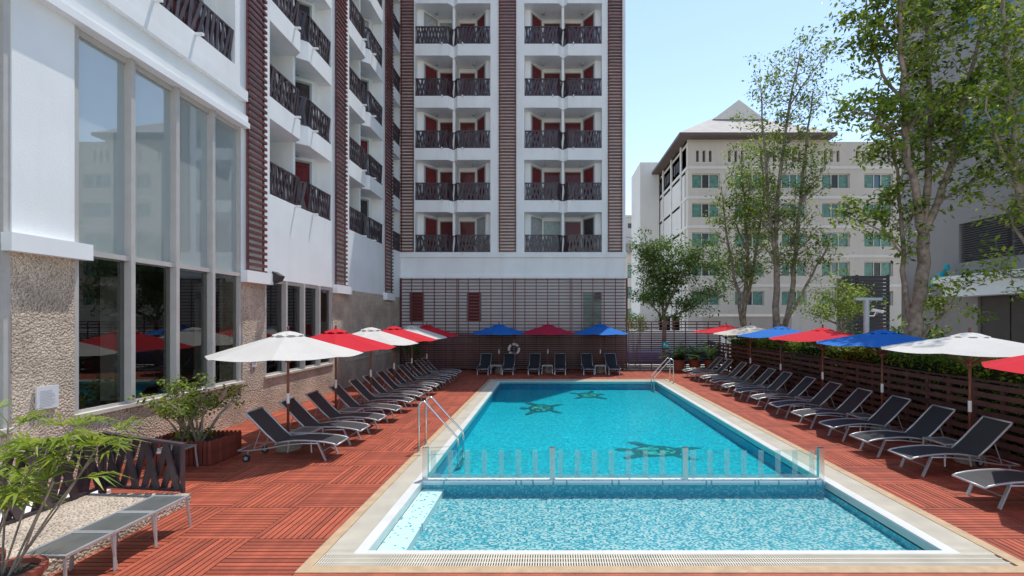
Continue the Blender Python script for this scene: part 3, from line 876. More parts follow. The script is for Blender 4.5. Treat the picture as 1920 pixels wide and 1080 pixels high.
# ------------------------------------------------------------------ pool ladders, life ring
def ladder(name, label, y0, y1, xb, sgn):
    t = thing(name, label, 'pool ladder', (xb,(y0+y1)/2,0))
    for y in (y0,y1):
        q = y-(y0+y1)/2; pts = [(0,q,0.006),(0,q,.92)]
        for k in range(1,6):
            a = math.pi - k/6*2.45
            pts.append((sgn*(.09+.09*math.cos(a)), q, .92+.10*math.sin(a)))
        pts += [(sgn*.80,q,.27),(sgn*.815,q,.22),(sgn*.80,q,-.30)]
        m = MB(); m.tube(pts,.021,10); m.smooth = True; m.build('handrail', steel, t)
        MB().lathe([(.045,.006),(.045,.02),(.022,.03)],(0,q,0),12).build('flange', steel, t)
    for z in (-.12,-.30): MB().box(sgn*.80-.04,sgn*.80+.04,-(y1-y0)/2,(y1-y0)/2,z-.012,z+.012).build('tread', steel, t)
ladder('pool_ladder', 'steel pool ladder beside the glass screen on the pebble wall side', 9.41, 9.95, -2.66, 1)
ladder('pool_ladder', 'steel pool ladder at the pool end near the potted ferns', 19.4, 19.95, 5.17, -1)
lr = thing('life_ring', 'white life ring with red bands on a stand before the screen', 'life ring', (-1.88,24.25,0))
m = MB(); m.tube([(0,0.06,0),(0,0.06,1.62)],.018,8); m.build('stand', steel, lr)
def torus(a0, a1, R, r, n):
    m = MB(); m.smooth = True
    m.tube([(R*math.cos(a0+(a1-a0)*i/n),0,1.12+R*math.sin(a0+(a1-a0)*i/n)) for i in range(n+1)], r, 10, True); return m
for k in range(4):
    a = k*math.pi/2+.45
    torus(a+.14, a+math.pi/2-.14, .262, .072, 10).build('ring_section', ringw, lr)
    torus(a-.14, a+.14, .262, .074, 4).build('red_band', ringr, lr)

# ------------------------------------------------------------------ foliage helpers
def leaves(m, c, rad, n, s, rr, narrow=.5, up=0.25):
    for _ in range(n):
        while True:
            p = Vector((rr.uniform(-1,1),rr.uniform(-1,1),rr.uniform(-1,1)))
            if p.length <= 1: break
        q = Vector(c)+Vector((p.x*rad[0],p.y*rad[1],p.z*rad[2]))
        d = Vector((rr.gauss(0,1),rr.gauss(0,1),rr.gauss(-.2,.6))).normalized()
        nn = Vector((rr.gauss(0,.6),rr.gauss(0,.6),1)).normalized()
        sd_ = d.cross(nn)
        if sd_.length < .1: continue
        sd_.normalize(); L = s*rr.uniform(.6,1.25)
        a = q; b = q+d*L*.5+sd_*L*narrow*.5; e = q+d*L-Vector((0,0,L*.12)); f = q+d*L*.5-sd_*L*narrow*.5
        m.add([a,b,e,f],[(0,1,2),(0,2,3)])

def limbtree(name, label, base, limbs, leafm, barkm, seed, leaf=.13, nleaf=16, spread=.55, twigs=7, tl=1.2, cat='tree', from_t=.35, group=None):
    """tree from hand-placed main limbs (lists of points with radii); twigs and leaf clusters grow from them"""
    t = thing(name, label, cat, base, group=group)
    rr = random.Random(seed); wd = MB(); wd.smooth = True; lf = MB()
    for li, (pts, r0, r1, ft) in enumerate(limbs):
        pts = [Vector(p)-Vector(base) for p in pts]
        fine = []
        for a, b in zip(pts[:-1],pts[1:]):
            for q in range(3):
                fine.append(a.lerp(b,q/3)+Vector((rr.gauss(0,.03),rr.gauss(0,.03),0))*(0 if not fine else 1))
        fine.append(pts[-1]); n = len(fine)
        wd.tube(fine, [r0+(r1-r0)*i/(n-1) for i in range(n)], 8)
        L = sum((b-a).length for a,b in zip(pts[:-1],pts[1:]))
        nt = int(twigs*L/2.0) if ft < 1 else 0
        for _ in range(nt):
            tt = ft+(1-ft)*rr.random(); i = min(int(tt*(n-1)),n-2); p = fine[i].lerp(fine[i+1],rr.random())
            ax = (fine[i+1]-fine[i]).normalized()
            d = (Vector((rr.gauss(0,1),rr.gauss(0,1),rr.gauss(.35,.5))).normalized()+ax*.5).normalized()
            ln = tl*rr.uniform(.4,1.2); mid = p+d*ln*.5+Vector((0,0,.05)); end = p+d*ln+Vector((rr.gauss(0,.1),rr.gauss(0,.1),rr.uniform(-.1,.25)))
            rw = max(.006,(r0+(r1-r0)*tt)*.3)
            wd.tube([p,mid,end],[rw,rw*.7,rw*.3],5,False)
            for c in (mid.lerp(end,.35),end):
                k = int(nleaf*rr.uniform(.4,1.3)); sp = spread*rr.uniform(.55,1.1)
                leaves(lf, c, (sp,sp,sp*.6), k, leaf, rr)
            if rr.random() < .6:
                e2 = mid+Vector((rr.gauss(0,1),rr.gauss(0,1),rr.gauss(.2,.5))).normalized()*ln*.55
                wd.tube([mid,e2],[rw*.6,rw*.25],4,False); leaves(lf,e2,(spread*.7,)*3,int(nleaf*.7),leaf,rr)
    wd.build('trunk', barkm, t); lf.build('crown', leafm, t)
    return t

def L_(Y, pts, r0, r1, ft=.3, dy=0.0):
    n = len(pts)
    return ([AT(px,py,Y+dy*i/(max(1,n-1))) for i,(px,py) in enumerate(pts)], r0, r1, ft)

# ------------------------------------------------------------------ trees beyond the fences
def gb(px, Y): return Vector(((px-CX)*Y/FPX, Y, -.06))
Yt = 13.5; b4 = gb(1712,Yt)
t4 = [([b4,AT(1712,700,Yt),AT(1714,640,Yt),AT(1718,590,Yt),AT(1728,520,Yt),AT(1732,440,Yt)],.22,.15,1.0),
      L_(Yt,[(1732,440),(1722,380),(1702,300),(1696,200),(1690,100),(1685,0),(1682,-110)],.12,.035,.35,-.6),
      L_(Yt,[(1732,440),(1738,340),(1745,220),(1735,100),(1745,-60),(1750,-160)],.11,.03,.3,.8),
      L_(Yt,[(1732,440),(1757,380),(1787,300),(1802,200),(1830,90),(1850,-40)],.11,.03,.3,-.3),
      L_(Yt,[(1702,300),(1662,240),(1626,212),(1596,215)],.05,.02,.25,-.7),
      L_(Yt,[(1714,640),(1700,560),(1695,480),(1690,400),(1680,320),(1668,240)],.085,.03,.35,.7),
      L_(Yt,[(1716,660),(1745,612),(1768,590),(1790,556)],.06,.02,.5,-.5),
      L_(Yt,[(1757,380),(1815,345),(1870,318)],.045,.015,.2,-.9),
      L_(Yt,[(1696,200),(1655,140),(1630,70),(1625,0)],.05,.02,.15,.5),
      L_(Yt,[(1802,200),(1850,190),(1890,140)],.04,.015,.15,.6),
      L_(Yt,[(1695,480),(1650,430),(1600,410)],.035,.012,.3,.6),
      L_(Yt,[(1690,100),(1650,40),(1625,-30)],.04,.015,.15,-.5)]
limbtree('broadleaf_tree', 'tall forked tree with rough trunk behind hedge beside grey building', b4, t4, leaf_mid, bark, 5, leaf=.17, nleaf=22, spread=.42, twigs=13, tl=1.0, group='trees beyond the fences')
Yt = 22; b3 = gb(1455,Yt)
t3 = [([b3,AT(1455,600,Yt),AT(1456,520,Yt),AT(1456,450,Yt),AT(1462,330,Yt),AT(1480,200,Yt),AT(1500,105,Yt)],.19,.03,.35),
      L_(Yt,[(1462,640),(1482,560),(1492,470),(1500,380),(1510,280),(1524,170)],.14,.03,.3,.8),
      L_(Yt,[(1456,500),(1442,390),(1432,260),(1426,160)],.09,.025,.2,-.6),
      L_(Yt,[(1470,610),(1505,545),(1530,500),(1560,450)],.09,.02,.4,-.7),
      L_(Yt,[(1500,380),(1535,330),(1560,290)],.05,.015,.2,.5),
      L_(Yt,[(1480,200),(1520,140),(1540,110)],.04,.015,.1,.4),
      L_(Yt,[(1456,450),(1420,400),(1405,330)],.05,.015,.3,.6)]
limbtree('broadleaf_tree', 'slender upright tree of several pale stems before cream building centre', b3, t3, leaf_mid, barkg, 9, leaf=.17, nleaf=14, spread=.5, twigs=11, tl=1.25, group='trees beyond the fences')
Yt = 24; b2 = gb(1395,Yt)
t2 = [([b2,AT(1395,590,Yt),AT(1398,540,Yt),AT(1401,470,Yt),AT(1396,380,Yt),AT(1386,290,Yt)],.15,.03,.35),
      L_(Yt,[(1392,610),(1378,520),(1362,440),(1352,350)],.10,.025,.25,-.6),
      L_(Yt,[(1398,570),(1420,470),(1432,370),(1426,270)],.10,.025,.25,.6),
      L_(Yt,[(1401,470),(1380,420),(1345,400)],.05,.015,.2,.5)]
limbtree('broadleaf_tree', 'slim tree with clustered stems nearer the rear fence, before cream building', b2, t2, leaf_mid, bark, 12, leaf=.17, nleaf=17, spread=.55, twigs=11, tl=1.15, group='trees beyond the fences')
Yt = 27; b1 = gb(1245,Yt)
t1 = [([b1,AT(1245,610,Yt),AT(1244,585,Yt),AT(1240,555,Yt),AT(1226,505,Yt),AT(1215,470,Yt)],.14,.03,.5),
      L_(Yt,[(1244,590),(1266,540),(1290,500),(1310,478)],.09,.02,.25,-.8),
      L_(Yt,[(1240,560),(1252,510),(1258,462)],.08,.02,.3,.8),
      L_(Yt,[(1244,600),(1300,575),(1345,550)],.07,.02,.25,-1.0),
      L_(Yt,[(1290,500),(1330,500),(1355,515)],.05,.015,.1,.6),
      L_(Yt,[(1243,600),(1222,570),(1205,560)],.05,.015,.2,-.6)]
limbtree('broadleaf_tree', 'low dense green tree just behind the rear slatted fence', b1, t1, leaf_dk, bark, 15, leaf=.18, nleaf=44, spread=.75, twigs=13, tl=1.2, group='trees beyond the fences')
Yt = 12.0; b5 = gb(1950,Yt)
t5 = [([b5,AT(1948,600,Yt),AT(1935,480,Yt),AT(1905,330,Yt),AT(1894,200,Yt),AT(1886,60,Yt),AT(1880,-80,Yt)],.13,.03,.4),
      L_(Yt,[(1935,480),(1890,400),(1840,365)],.05,.015,.2,.7),
      L_(Yt,[(1905,330),(1865,260),(1850,180)],.05,.015,.1,-.5),
      L_(Yt,[(1940,520),(1905,520),(1870,505)],.04,.012,.3,-.6),
      L_(Yt,[(1894,200),(1930,120),(1950,40)],.05,.015,.1,.5)]
limbtree('broadleaf_tree', 'yellow-green tree with thin leaning stem before grey building canopy', b5, t5, leaf_yl, barkg, 18, leaf=.15, nleaf=20, spread=.42, twigs=12, tl=.9, group='trees beyond the fences')
Yt = 18; b6 = gb(1580,Yt)
t6 = [([b6,AT(1578,620,Yt),AT(1572,590,Yt),AT(1560,560,Yt)],.07,.02,.45),
      L_(Yt,[(1578,625),(1600,585),(1610,560)],.04,.012,.3,.5), L_(Yt,[(1575,610),(1540,595),(1515,585)],.04,.012,.25,-.5)]
limbtree('broadleaf_tree', 'small young yellow-green tree behind hedge near the camera pole', b6, t6, leaf_yl, bark, 21, leaf=.13, nleaf=20, spread=.45, twigs=15, tl=.8, group='trees beyond the fences')

# hedge
hd = thing('hedge', 'clipped green hedge running behind the long board fence', 'hedge', (9.45,14.5,-.06))
m = MB(); hr = random.Random(3)
for i in range(26000):
    y = hr.uniform(-9.6,8.6); side = hr.random()
    hh = 1.90+.10*math.sin(y*1.9)+.07*math.sin(y*4.7+1)
    if side < .5: p = (hr.uniform(-.62,.62), y, hh+hr.gauss(0,.07))
    else: p = (-.55+hr.gauss(0,.06), y, hr.uniform(.1,hh))
    leaves(m, p, (.05,.05,.05), 1, .095, hr, .6)
m.build('foliage', leaf_yl, hd)
MB().box(-.47,.6,-9.5,8.5,.0,1.76).build('filler_core', M('hedge_core', (0.02,0.035,0.012), 1.0, 0.4, 8.0, bump=.6), hd)  # solid dark filler box inside the leaves, blocks the view through the hedge
fb = thing('flowering_shrub', 'orange flowering shrub beside the red parasol behind fence', 'shrub', (9.6,9.4,-.06))
m = MB(); leaves(m,(0,0,1.75),(.5,.8,.35),900,.10,hr); leaves(m,(0,0,.9),(.45,.7,.8),500,.10,hr); m.build('foliage', leaf_yl, fb)
m = MB(); leaves(m,(-.1,0,1.9),(.55,.85,.32),160,.09,hr,.9); m.build('flowers', flower, fb)
MB().tube([(0,0,0),(.05,0,1.4)],.03,6).build('stem', bark, fb)

def bush(name, label, cat, base, rad, zc, n, leaf, mat, seed, narrow=.5, stems=6):
    t = thing(name, label, cat, base); rr = random.Random(seed); wd = MB(); lf = MB()
    for k in range(stems):
        a = 2*math.pi*k/stems+rr.uniform(-.3,.3); e = Vector((math.cos(a)*rad*.7,math.sin(a)*rad*.7,zc*1.15))
        wd.tube([(0,0,0),(e.x*.4,e.y*.4,zc*.6),e],[.02,.014,.005],5,False)
    for k in range(14):
        p = Vector((rr.gauss(0,.45),rr.gauss(0,.45),rr.gauss(0,.33)))*rad; leaves(lf,(p.x,p.y,zc+p.z),(rad*.45,rad*.45,rad*.35),n//14,leaf,rr,narrow)
    wd.build('stem', bark, t); lf.build('foliage', mat, t); return t
bush('corner_shrub','dark green shrub in the corner between pebble wall and screen','shrub',(-7.2,23.75,-.03),.75,1.55,1500,.12,leaf_dk,31)
bush('flowering_shrub','pale pink flowering shrub just past the end of the screen','shrub',(5.0,27.2,-.06),.9,2.6,1300,.13,leaf_yl,32)
bush('broadleaf_plant','dark leafy plant against the grey wall beside forked tree','plant',(14.6,18.2,-.06),1.0,1.9,900,.34,leaf_fern,33,.3)
bush('broadleaf_plant','leafy plant behind hedge beneath the slatted enclosure','plant',(13.2,20.5,-.06),.8,1.6,800,.30,leaf_fern,34,.35)
bush('broadleaf_plant','upright leafy plant behind the blue and cream parasols','plant',(10.6,20.2,-.06),.7,1.6,700,.26,leaf_dk,35,.35)

# potted ferns by the rear fence
def potted(label, x, y, seed):
    t = thing('potted_fern', label, 'potted plant', (x,y,0), group='potted ferns by the rear fence'); rr = random.Random(seed)
    MB().lathe([(.20,0),(.23,.04),(.32,.52),(.35,.54),(.35,.60),(.29,.60),(.28,.54)], n=20).build('pot', terra, t)
    MB().lathe([(.28,.50),(.28,.545),(.02,.56)], n=16).build('soil', soil, t)
    lf = MB()
    for k in range(70):
        a = rr.uniform(0,2*math.pi); ln = rr.uniform(.7,1.4); el = rr.uniform(.5,1.45)
        prev = Vector((0,0,.55))
        d = Vector((math.cos(a)*math.cos(el),math.sin(a)*math.cos(el),math.sin(el)))
        for s in range(7):
            q = prev+d*ln/7; d = (d+Vector((math.cos(a)*.10,math.sin(a)*.10,-.13))).normalized()
            sd_ = d.cross(Vector((0,0,1)))
            if sd_.length < .05: sd_ = Vector((1,0,0))
            sd_.normalize()
            for sg_ in (-1,1):
                for h in (.2,.7):
                    o_ = prev.lerp(q,h); tip = o_+sd_*sg_*rr.uniform(.11,.18)+d*.06-Vector((0,0,.03)); wv = d*.022
                    lf.add([o_-wv,o_+wv,tip],[(0,1,2)])
            prev = q
    lf.build('fronds', leaf_fern, t)
potted('potted fern in terracotta pot beside the far pool ladder, nearest the screen', 6.65,23.9,51)
potted('potted fern in terracotta pot, middle of the three by the rear fence', 7.50,24.0,52)
potted('potted fern in terracotta pot at the corner of board and rear fences', 8.25,23.85,53)

# planter with shrub on the left deck
pb = thing('picket_planter', 'red-brown picket planter box beside the first lounger and pebble wall', 'planter', (-6.85,8.95,0))
pme = MB().prism([(-.034,-.011),(.034,-.011),(.034,.011),(-.034,.011)],0,.41)
pme.add([(-.034,-.011,.41),(.034,-.011,.41),(.034,.011,.41),(-.034,.011,.41),(-.012,-.011,.445),(.012,-.011,.445),(.012,.011,.445),(-.012,.011,.445)],[(4,5,6,7),(0,1,5,4),(1,2,6,5),(2,3,7,6),(3,0,4,7)])
pmesh = pme.mesh('picket', pick)
hx, hy = .63, .41
for k in range(15):
    for sy in (-1,1):
        o = link('picket', pmesh, pb); o.location = (-hx+.04+k*(2*hx-.08)/14, sy*hy, .01)
for k in range(10):
    for sx in (-1,1):
        o = link('picket', pmesh, pb); o.location = (sx*hx, -hy+.05+k*(2*hy-.1)/9, .01); o.rotation_euler = (0,0,math.pi/2)
MB().box(-hx+.02,hx-.02,-hy+.02,hy-.02,.01,.33).build('liner', pick, pb)
MB().box(-hx+.04,hx-.04,-hy+.04,hy-.04,.325,.345).build('soil', soil, pb)
sh = thing('planter_shrub', 'bushy branching shrub growing in the picket planter', 'shrub', (-6.85,8.95,.345)); rr = random.Random(77)
wd = MB(); lf = MB(); wd.smooth = True
for k in range(16):
    a = rr.uniform(0,2*math.pi); R = rr.uniform(.25,.85); hgt = rr.uniform(.55,1.02)
    b0 = Vector((rr.uniform(-.25,.25),rr.uniform(-.12,.12),0)); e = b0+Vector((math.cos(a)*R,math.sin(a)*R*.8,hgt)); md = b0.lerp(e,.45)+Vector((0,0,.12))
    wd.tube([b0,md,e],[.024,.015,.006],6,False)
    for q in range(5):
        e2 = md.lerp(e,rr.random())+Vector((rr.gauss(0,.15),rr.gauss(0,.15),rr.uniform(.05,.22)))
        wd.tube([md.lerp(e,rr.uniform(.1,.8)),e2],[.008,.003],4,False)
        leaves(lf,e2,(.16,.16,.10),26,.075,rr,.55)
leaves(lf,(0,0,.18),(.4,.3,.18),220,.08,rr,.5)
wd.build('branches', barkg, sh); lf.build('foliage', leaf_mid, sh)

# ------------------------------------------------------------------ stone ledge, dark criss-cross railing, lady palms
lg = thing('stone_ledge', 'low rough stone ledge behind the three small tables', 'ledge', (-5.9,5.4,0))
MB().box(-.86,.64,-2.2,1.4,-.05,.145).build('ledge_block', pebb, lg)
MB().box(-1.75,-.862,-2.2,1.75,-.05,.075).build('white_kerb', trimw, lg)
def crossrail(label, a, b, z0, seed, ha=.70, hb=.70):
    a = Vector((*a,0)); b = Vector((*b,0)); t = thing('crossed_railing', label, 'railing', (a.x,a.y,0), group='dark crossed railings'); rr = random.Random(seed)
    dv = b-a; L = dv.length; dv.normalize(); nrm = Vector((dv.y,-dv.x,0))
    MB().bar(Vector((0,0,z0+ha)), dv*L+Vector((0,0,z0+hb)), .07,.035).build('top_rail', railm, t)
    MB().bar(Vector((0,0,z0+.03)), dv*L+Vector((0,0,z0+.03)), .05,.04).build('bottom_rail', railm, t)
    for q, hq in ((0.02,ha), (L-.02,hb)):
        MB().bar(dv*q+Vector((0,0,.0)), dv*q+Vector((0,0,z0+hq-.01)), .04,.04).build('post', railm, t)
    n0 = int(L/.165)
    for lay, sgn, n in ((.03,-1,n0),(-.03,1,n0//2)):
        for i in range(n):
            tt = (i+.5)/n*L; lean = sgn*rr.uniform(.07,.15)
            t0 = min(max(tt-lean,.06),L-.06); t1 = min(max(tt+lean,.06),L-.06); w2 = .05
            p0 = dv*t0+nrm*lay+Vector((0,0,z0+.03)); p1 = dv*t1+nrm*lay+Vector((0,0,z0+ha+(hb-ha)*t1/L-.01)); th = nrm*.012
            MB().add([p0-dv*w2-th,p0+dv*w2-th,p0+dv*w2+th,p0-dv*w2+th,p1-dv*w2-th,p1+dv*w2-th,p1+dv*w2+th,p1-dv*w2+th],
                     [(3,2,1,0),(4,5,6,7),(0,1,5,4),(1,2,6,5),(2,3,7,6),(3,0,4,7)]).build('slat', railm, t)
crossrail('dark crossed-slat railing from the stone ledge end toward the pebble wall', (-5.40,6.85), (-6.76,7.02), .145, 61, .70, .83)
crossrail('dark crossed-slat railing along the white kerb beneath the lounge window', (-6.74,6.98), (-6.74,3.4), .145, 62, .83, .83)

def ladypalm(label, x, y, stems, seed, pot=True):
    t = thing('lady_palm', label, 'potted plant', (x,y,0)); rr = random.Random(seed)
    MB().lathe([(.15,0),(.17,.03),(.25,.42),(.28,.44),(.28,.50),(.23,.50),(.22,.45)], n=20).build('pot', terra, t)
    MB().lathe([(.22,.42),(.22,.455),(.02,.465)], n=16).build('soil', soil, t)
    for (ax, ay, hgt) in stems:
        b0 = Vector((rr.uniform(-.1,.1),rr.uniform(-.1,.1),.44)); e = Vector((ax,ay,hgt)); md = b0.lerp(e,.5)+Vector((rr.gauss(0,.03),rr.gauss(0,.03),.03))
        m = MB(); m.tube([b0,md,e],[.009,.008,.007],6); st_ = m.build('stem', bark, t)
        for k in range(rr.randint(5,7)):
            a = rr.uniform(0,2*math.pi); el = rr.uniform(.0,.95); o_ = md.lerp(e,rr.uniform(.72,1.0))
            pd = Vector((math.cos(a)*math.cos(el),math.sin(a)*math.cos(el),math.sin(el))); c = o_+pd*rr.uniform(.12,.26)
            m = MB(); m.tube([o_,c],[.004,.003],4,False)
            side = pd.cross(Vector((0,0,1))).normalized(); upv = side.cross(pd)
            nb = rr.randint(6,9)
            for q in range(nb):
                an = (q/(nb-1)-.5)*2.3; d = (pd*math.cos(an)+side*math.sin(an)+upv*rr.uniform(-.05,.15)).normalized(); ln = rr.uniform(.26,.40)*(1-.15*abs(an))
                ws = d.cross(upv).normalized()*rr.uniform(.011,.017)
                m1 = c+d*ln*.5-Vector((0,0,ln*.03)); tip = c+d*ln*.96-Vector((0,0,ln*.40))
                m.add([c-ws*.4,c+ws*.4,m1+ws,m1-ws,tip],[(0,1,2,3),(3,2,4)])
            m.build('leaf', leaf_palm, t)
ladypalm('tall lady palm in terracotta pot beside the three small tables', -4.78,4.05,
         [(-.25,.10,1.35),(-.05,.35,1.45),(.25,.15,1.55),(.35,.45,1.35),(-.35,.35,1.75),(.05,-.1,1.15),(.45,.0,1.28),(-.5,.0,1.1),(.1,.5,1.65),(.5,.35,1.5)], 71)
ladypalm('smaller lady palm pot behind the tall one, on the ledge side', -5.35,4.2, [(-.2,0,1.2),(.05,.2,1.05),(-.05,-.2,.95),(.2,.0,.85)], 72)

# ------------------------------------------------------------------ neighbours
def gridwall(m, x0, x1, y0, y1, z0, z1, cols, rows):
    """front wall (facing -Y) with window openings"""
    xs = [x0]+[c for ab in cols for c in ab]+[x1]
    for i in range(0,len(xs),2): m.box(xs[i],xs[i+1],y0,y1,z0,z1)
    for a,b in cols:
        zz = [z0]+[c for ab in rows for c in ab]+[z1]
        for i in range(0,len(zz),2): m.box(a,b,y0,y1,zz[i],zz[i+1])

cb = thing('apartment_building', 'cream apartment block with hipped roof and green curtained windows', 'building', (13.4,45,-.06))
m = MB(); cols = [(13.8,16.5),(17.95,20.8),(22.5,24.9),(26.4,29.1),(30.5,33.3)]; rows = [(4.0,5.4),(6.85,8.25),(9.7,11.1),(12.55,13.95),(15.4,16.8)]
gridwall(m,13.4,37,45,45.4,-.06,17.4,cols,rows)
m.box(13.4,37,45.9,61,0,17.4); m.box(13.4,13.8,45.4,61,0,17.4)
sl_ = []
x = 14.2
while x < 36:
    for k in range(3):
        sl_.append((x+k*.62,x+k*.62+.28))
    x += 3.1
gridwall(m,13.4,37,45.05,45.35,17.4,19.9,sl_,[(17.95,19.05)])
m.box(13.4,37,45.6,61,17.4,19.6); m.box(13.4,13.75,45.35,61,17.4,20.3)
m.box(13.4,27,45.1,61,19.9,20.38)
m.build('wall', creamb, cb, True)
m = MB()
for z in (17.25,14.35,11.5,8.65,5.8): m.box(13.3,37.02,44.93,45.0,z,z+.28)
for z in (17.25,14.35,11.5,8.65,5.8): m.box(13.30,13.4,45.0,61,z,z+.28)
for y in (47,50.7,54.4,58.1): m.box(13.26,13.4,y,y+.4,0,20.3)
m.build('bands', creaml, cb, True)
m = MB(); m.box(13.36,13.399,46,46.9,0,17.0)
for zi in range(5):
    for y in (47.5,51.2,54.9): m.box(13.33,13.399,y,y+3.1,3.0+2.86*zi,5.5+2.86*zi)
m.build('side_panels', creaml, cb, True)
m = MB()
for i in range(3):
    for k in range(3): m.box(13.30,13.329,48.0+i*3.7+k*.7,48.35+i*3.7+k*.7,17.9,19.0)
m.build('side_slots', greydk, cb, True)
MB().box(13.42,36.9,45.36,45.5,17.5,19.4).build('slot_backing', greydk, cb, True)
for a,b in cols:
    for z0,z1 in rows:
        f = MB(); mid = (a+b)/2
        f.box(a,b,45.22,45.28,z0,z0+.07); f.box(a,b,45.22,45.28,z1-.07,z1)
        for xx in (a+.035,mid-.35,mid+.35,b-.035): f.box(xx-.035,xx+.035,45.22,45.28,z0+.07,z1-.07)
        fo = f.build('window', creaml, cb, True)
        def sub(nm, mb, mt):
            mb.v = [(x-13.4,y-45,z+.06) for x,y,z in mb.v]; mb.build(nm, mt, fo)
        sub('curtain', MB().box(a+.05,mid-.4,45.31,45.36,z0,z1), curtg); sub('curtain', MB().box(mid+.4,b-.05,45.31,45.36,z0,z1), curtg)
        sub('dark_pane', MB().box(mid-.4,mid+.4,45.34,45.38,z0,z1), rnd.choice([greydk,curtg,blueglass]))
        sub('glass', MB().quad((a,45.25,z0),(b,45.25,z0),(b,45.25,z1),(a,45.25,z1)), glassF)
m = MB(); e0,e1,f0,f1,ze = 12.3,27.3,44.0,62,20.4
A,B2,C,D = (e0,f0,ze),(e1,f0,ze),(e1,f1,ze),(e0,f1,ze); R1,R2 = (18.6,51.5,25.2),(21.6,51.5,25.2)
m.add([A,B2,C,D,R1,R2],[(0,1,5,4),(1,2,5),(2,3,4,5),(3,0,4)])
rf_ = m.build('roof', roofm, cb, True)
m = MB(); m.box(e0,e1,f0,f1,ze-.28,ze-.01); m.build('eave', eave, cb, True)
m = MB(); m.add([(17.3,49.3,23.9),(22.9,49.3,23.9),(20.1,49.3,26.0),(17.3,52,23.9),(22.9,52,23.9),(20.1,52,26.0)],[(0,1,2),(3,5,4),(0,2,5,3),(1,4,5,2)])
m.build('gablet', creaml, cb, True)
MB().box(10.9,13.2,56,62,0,21.6).build('stair_tower', creaml, cb, True)

fbld = thing('apartment_building', 'distant pale block with balconies past the end of the hotel', 'building', (10,68,-.06))
m = MB(); cols = [(11.4,12.5),(13.4,14.5),(15.6,16.8)]; rows = [(2.5,4.2),(5.7,7.4),(8.7,10.6)]
gridwall(m,10.4,19,68,68.4,-.06,12.4,cols,rows); m.box(10.4,19,68.6,80,0,14.6); m.box(10.4,13.4,69,80,14.6,17.8); m.box(10.2,13.6,68.8,80.2,17.8,18.1)
m.build('wall', creaml, fbld, True)
m = MB(); m.box(10.3,19,67.0,68,12.4,13.6); m.box(13.2,19,66.8,68,7.9,8.1); m.box(13.2,19,66.8,68,5.0,5.2)
m.build('balcony_slab', greyb, fbld, True)
for a,b in cols:
    for z0,z1 in rows:
        f = MB().box(a,b,68.25,68.3,z0,z1).build('window', greydk, fbld, True)
        q = MB().box(a+.1,a+.62*(b-a),68.2,68.25,z0+.1,z1-.1); q.v = [(x-10,y-68,z+.06) for x,y,z in q.v]; q.build('pane', curtg, f)
m = MB()
for z in (8.1,5.2,13.6):
    m.box(13.2 if z < 13 else 10.4,19,66.85,66.9,z+.85,z+.92)
    for i in range(14): m.box(13.3+i*.42,13.34+i*.42,66.86,66.89,z,z+.86)
m.build('balcony_rail', greydk, fbld, True)
MB().box(11.6,12.6,68.95,69.0,16.2,16.9).build('vent', greydk, fbld, True)

gbd = thing('office_building', 'tall grey concrete building with louvres and white canopy behind forked tree', 'building', (20,18,-.06))
m = MB(); m.box(20.3,34,6,26.4,-.06,40)
m.box(20,20.3,22.7,26.4,-.06,40)
for z0,z1 in ((4.75,5.42),(7.32,10.9),(12.9,16.4),(18.4,22.2),(24.2,40)): m.box(20,20.3,6,22.7,z0,z1)
m.box(20,20.3,21.7,22.7,-.06,4.75)
m.build('wall', greyb, gbd, True)
for z0,z1 in ((10.9,12.9),(16.4,18.4),(22.2,24.2)):
    MB().box(20.18,20.3,6,22.7,z0,z1).build('window_band', blueglass, gbd, True)
    for i in range(14): MB().box(20.1,20.18,6.3+i*1.2,6.36+i*1.2,z0,z1).build('window_mullion', greyb, gbd, True)
y = 22.6
while y > 8:
    p = MB().box(20.22,20.3,y-2.25,y,5.42,7.32).build('louvre_panel', greydk, gbd, True)
    lme = MB().box(0,.12,y-2.25-18,y-18,0,.035).mesh('slat', greydk)
    for k in range(17):
        s = link('slat', lme, p); s.location = (.07,0,5.5+k*.108)
    y -= 2.42
m = MB(); m.box(18.9,20,6,22.9,4.45,4.72); m.box(19.05,20,6,22.5,3.75,4.45); m.build('canopy', trimw, gbd, True)
for i in range(11): MB().box(20.12,20.2,6.1+i*1.42,7.45+i*1.42,-.06,3.74).build('garage_panel', brown, gbd, True)
m = MB()
for i in range(3): m.box(19.9,20,23.2+i*1.05,23.9+i*1.05,12,14); 
m.build('louvre_strip', greydk, gbd, True)
en = thing('slatted_enclosure', 'dark grey slatted enclosure between cream and grey buildings', 'enclosure', (18.2,26.8,-.06))
for k in range(24):
    MB().box(16.9,19.6,26.75,26.8,.2+k*.21,.36+k*.21).build('slat', greydk, en, True)
for x in (16.95,17.75,19.55): MB().box(x-.06,x+.06,26.80,26.9,-.06,5.25).build('post', darkbox, en, True)
MB().box(16.9,19.6,27.3,27.4,-.06,5.1).build('back_panel', greyb, en, True)
lw2 = thing('street_wall', 'low white wall beyond the rear slatted fence', 'wall', (9,30,-.06))
MB().box(3.5,16,30,30.3,-.06,1.85).build('wall', trimw, lw2, True); MB().box(3.45,16.05,29.96,30.34,1.85,1.95).build('coping', trimw, lw2, True)
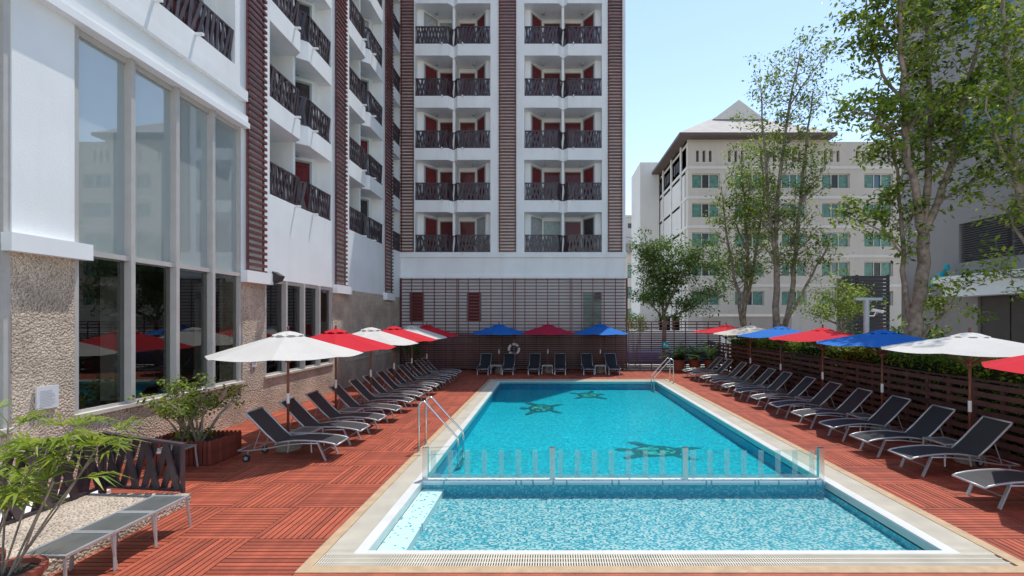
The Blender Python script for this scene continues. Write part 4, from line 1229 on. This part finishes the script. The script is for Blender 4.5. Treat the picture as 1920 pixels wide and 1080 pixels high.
MB().box(4.0,11,29.2,29.9,.0,.62).build('blue_crates', M('blue_plastic', (0.03,0.08,0.30), .5, .2), lw2, True)
wl2 = thing('street_wall', 'dark grey base wall before the cream apartment block', 'wall', (20,38,-.06))
m = MB(); m.box(12.5,19.8,38,38.4,-.06,2.9); m.build('wall', greyb, wl2, True); MB().box(12.4,19.9,37.9,38.5,2.9,3.1).build('coping', creaml, wl2, True)
cp = thing('camera_pole', 'pale pole carrying a white security camera behind the hedge', 'pole', (9.55,14.0,-.06))
MB().tube([(0,0,0),(0,0,3.32)],.075,12).build('pole', postm, cp)
m = MB(); m.box(-.35,.45,-.05,.05,3.32,3.40); m.build('cross_arm', postm, cp)
m = MB(); m.tube([(.14,-.05,3.03),(.42,-.12,2.97)],.05,10); m.build('security_camera', ringw, cp)
MB().tube([(.05,0,2.85),(.20,-.05,2.85),(.24,-.07,2.98)],.018,6).build('bracket', ringw, cp)
lp = thing('wall_lamp', 'turquoise egg-shaped lamp on a curved bracket against grey wall', 'lamp', (19.55,23.0,4.45))
m = MB(); m.smooth = True; m.tube([(.45,0,.0),(.32,0,-.03),(.2,0,.1),(.12,0,.55)],.035,6); m.build('bracket', darkbox, lp)
m = MB(); m.smooth = True
m.tube([(.05,0,.62),(-.12,0,.45),(-.38,0,.20),(-.60,0,-.06),(-.66,0,-.13)],[.05,.16,.21,.13,.02],12); m.build('shade', teal, lp)
m = MB(); m.smooth = True; m.tube([(.02,0,.62),(.10,0,.74),(.16,0,.90),(.18,0,.96)],[.05,.15,.12,.02],12); m.build('cap', teal, lp)

es = thing('teal_sign', 'small teal sign with white marks on the rear slatted fence', 'sign', (6.15,24.63,1.32))
MB().box(-.16,.16,-.012,.012,-.16,.16).build('panel', teal, es)
MB().prism([(-.11,-.015),(-.02,-.015),(-.02,-.012),(-.11,-.012)],-.02,.07).build('white_mark', signw, es)
MB().prism([(.02,-.015),(.11,-.015),(.11,-.012),(.02,-.012)],-.07,.0).build('white_mark', signw, es)
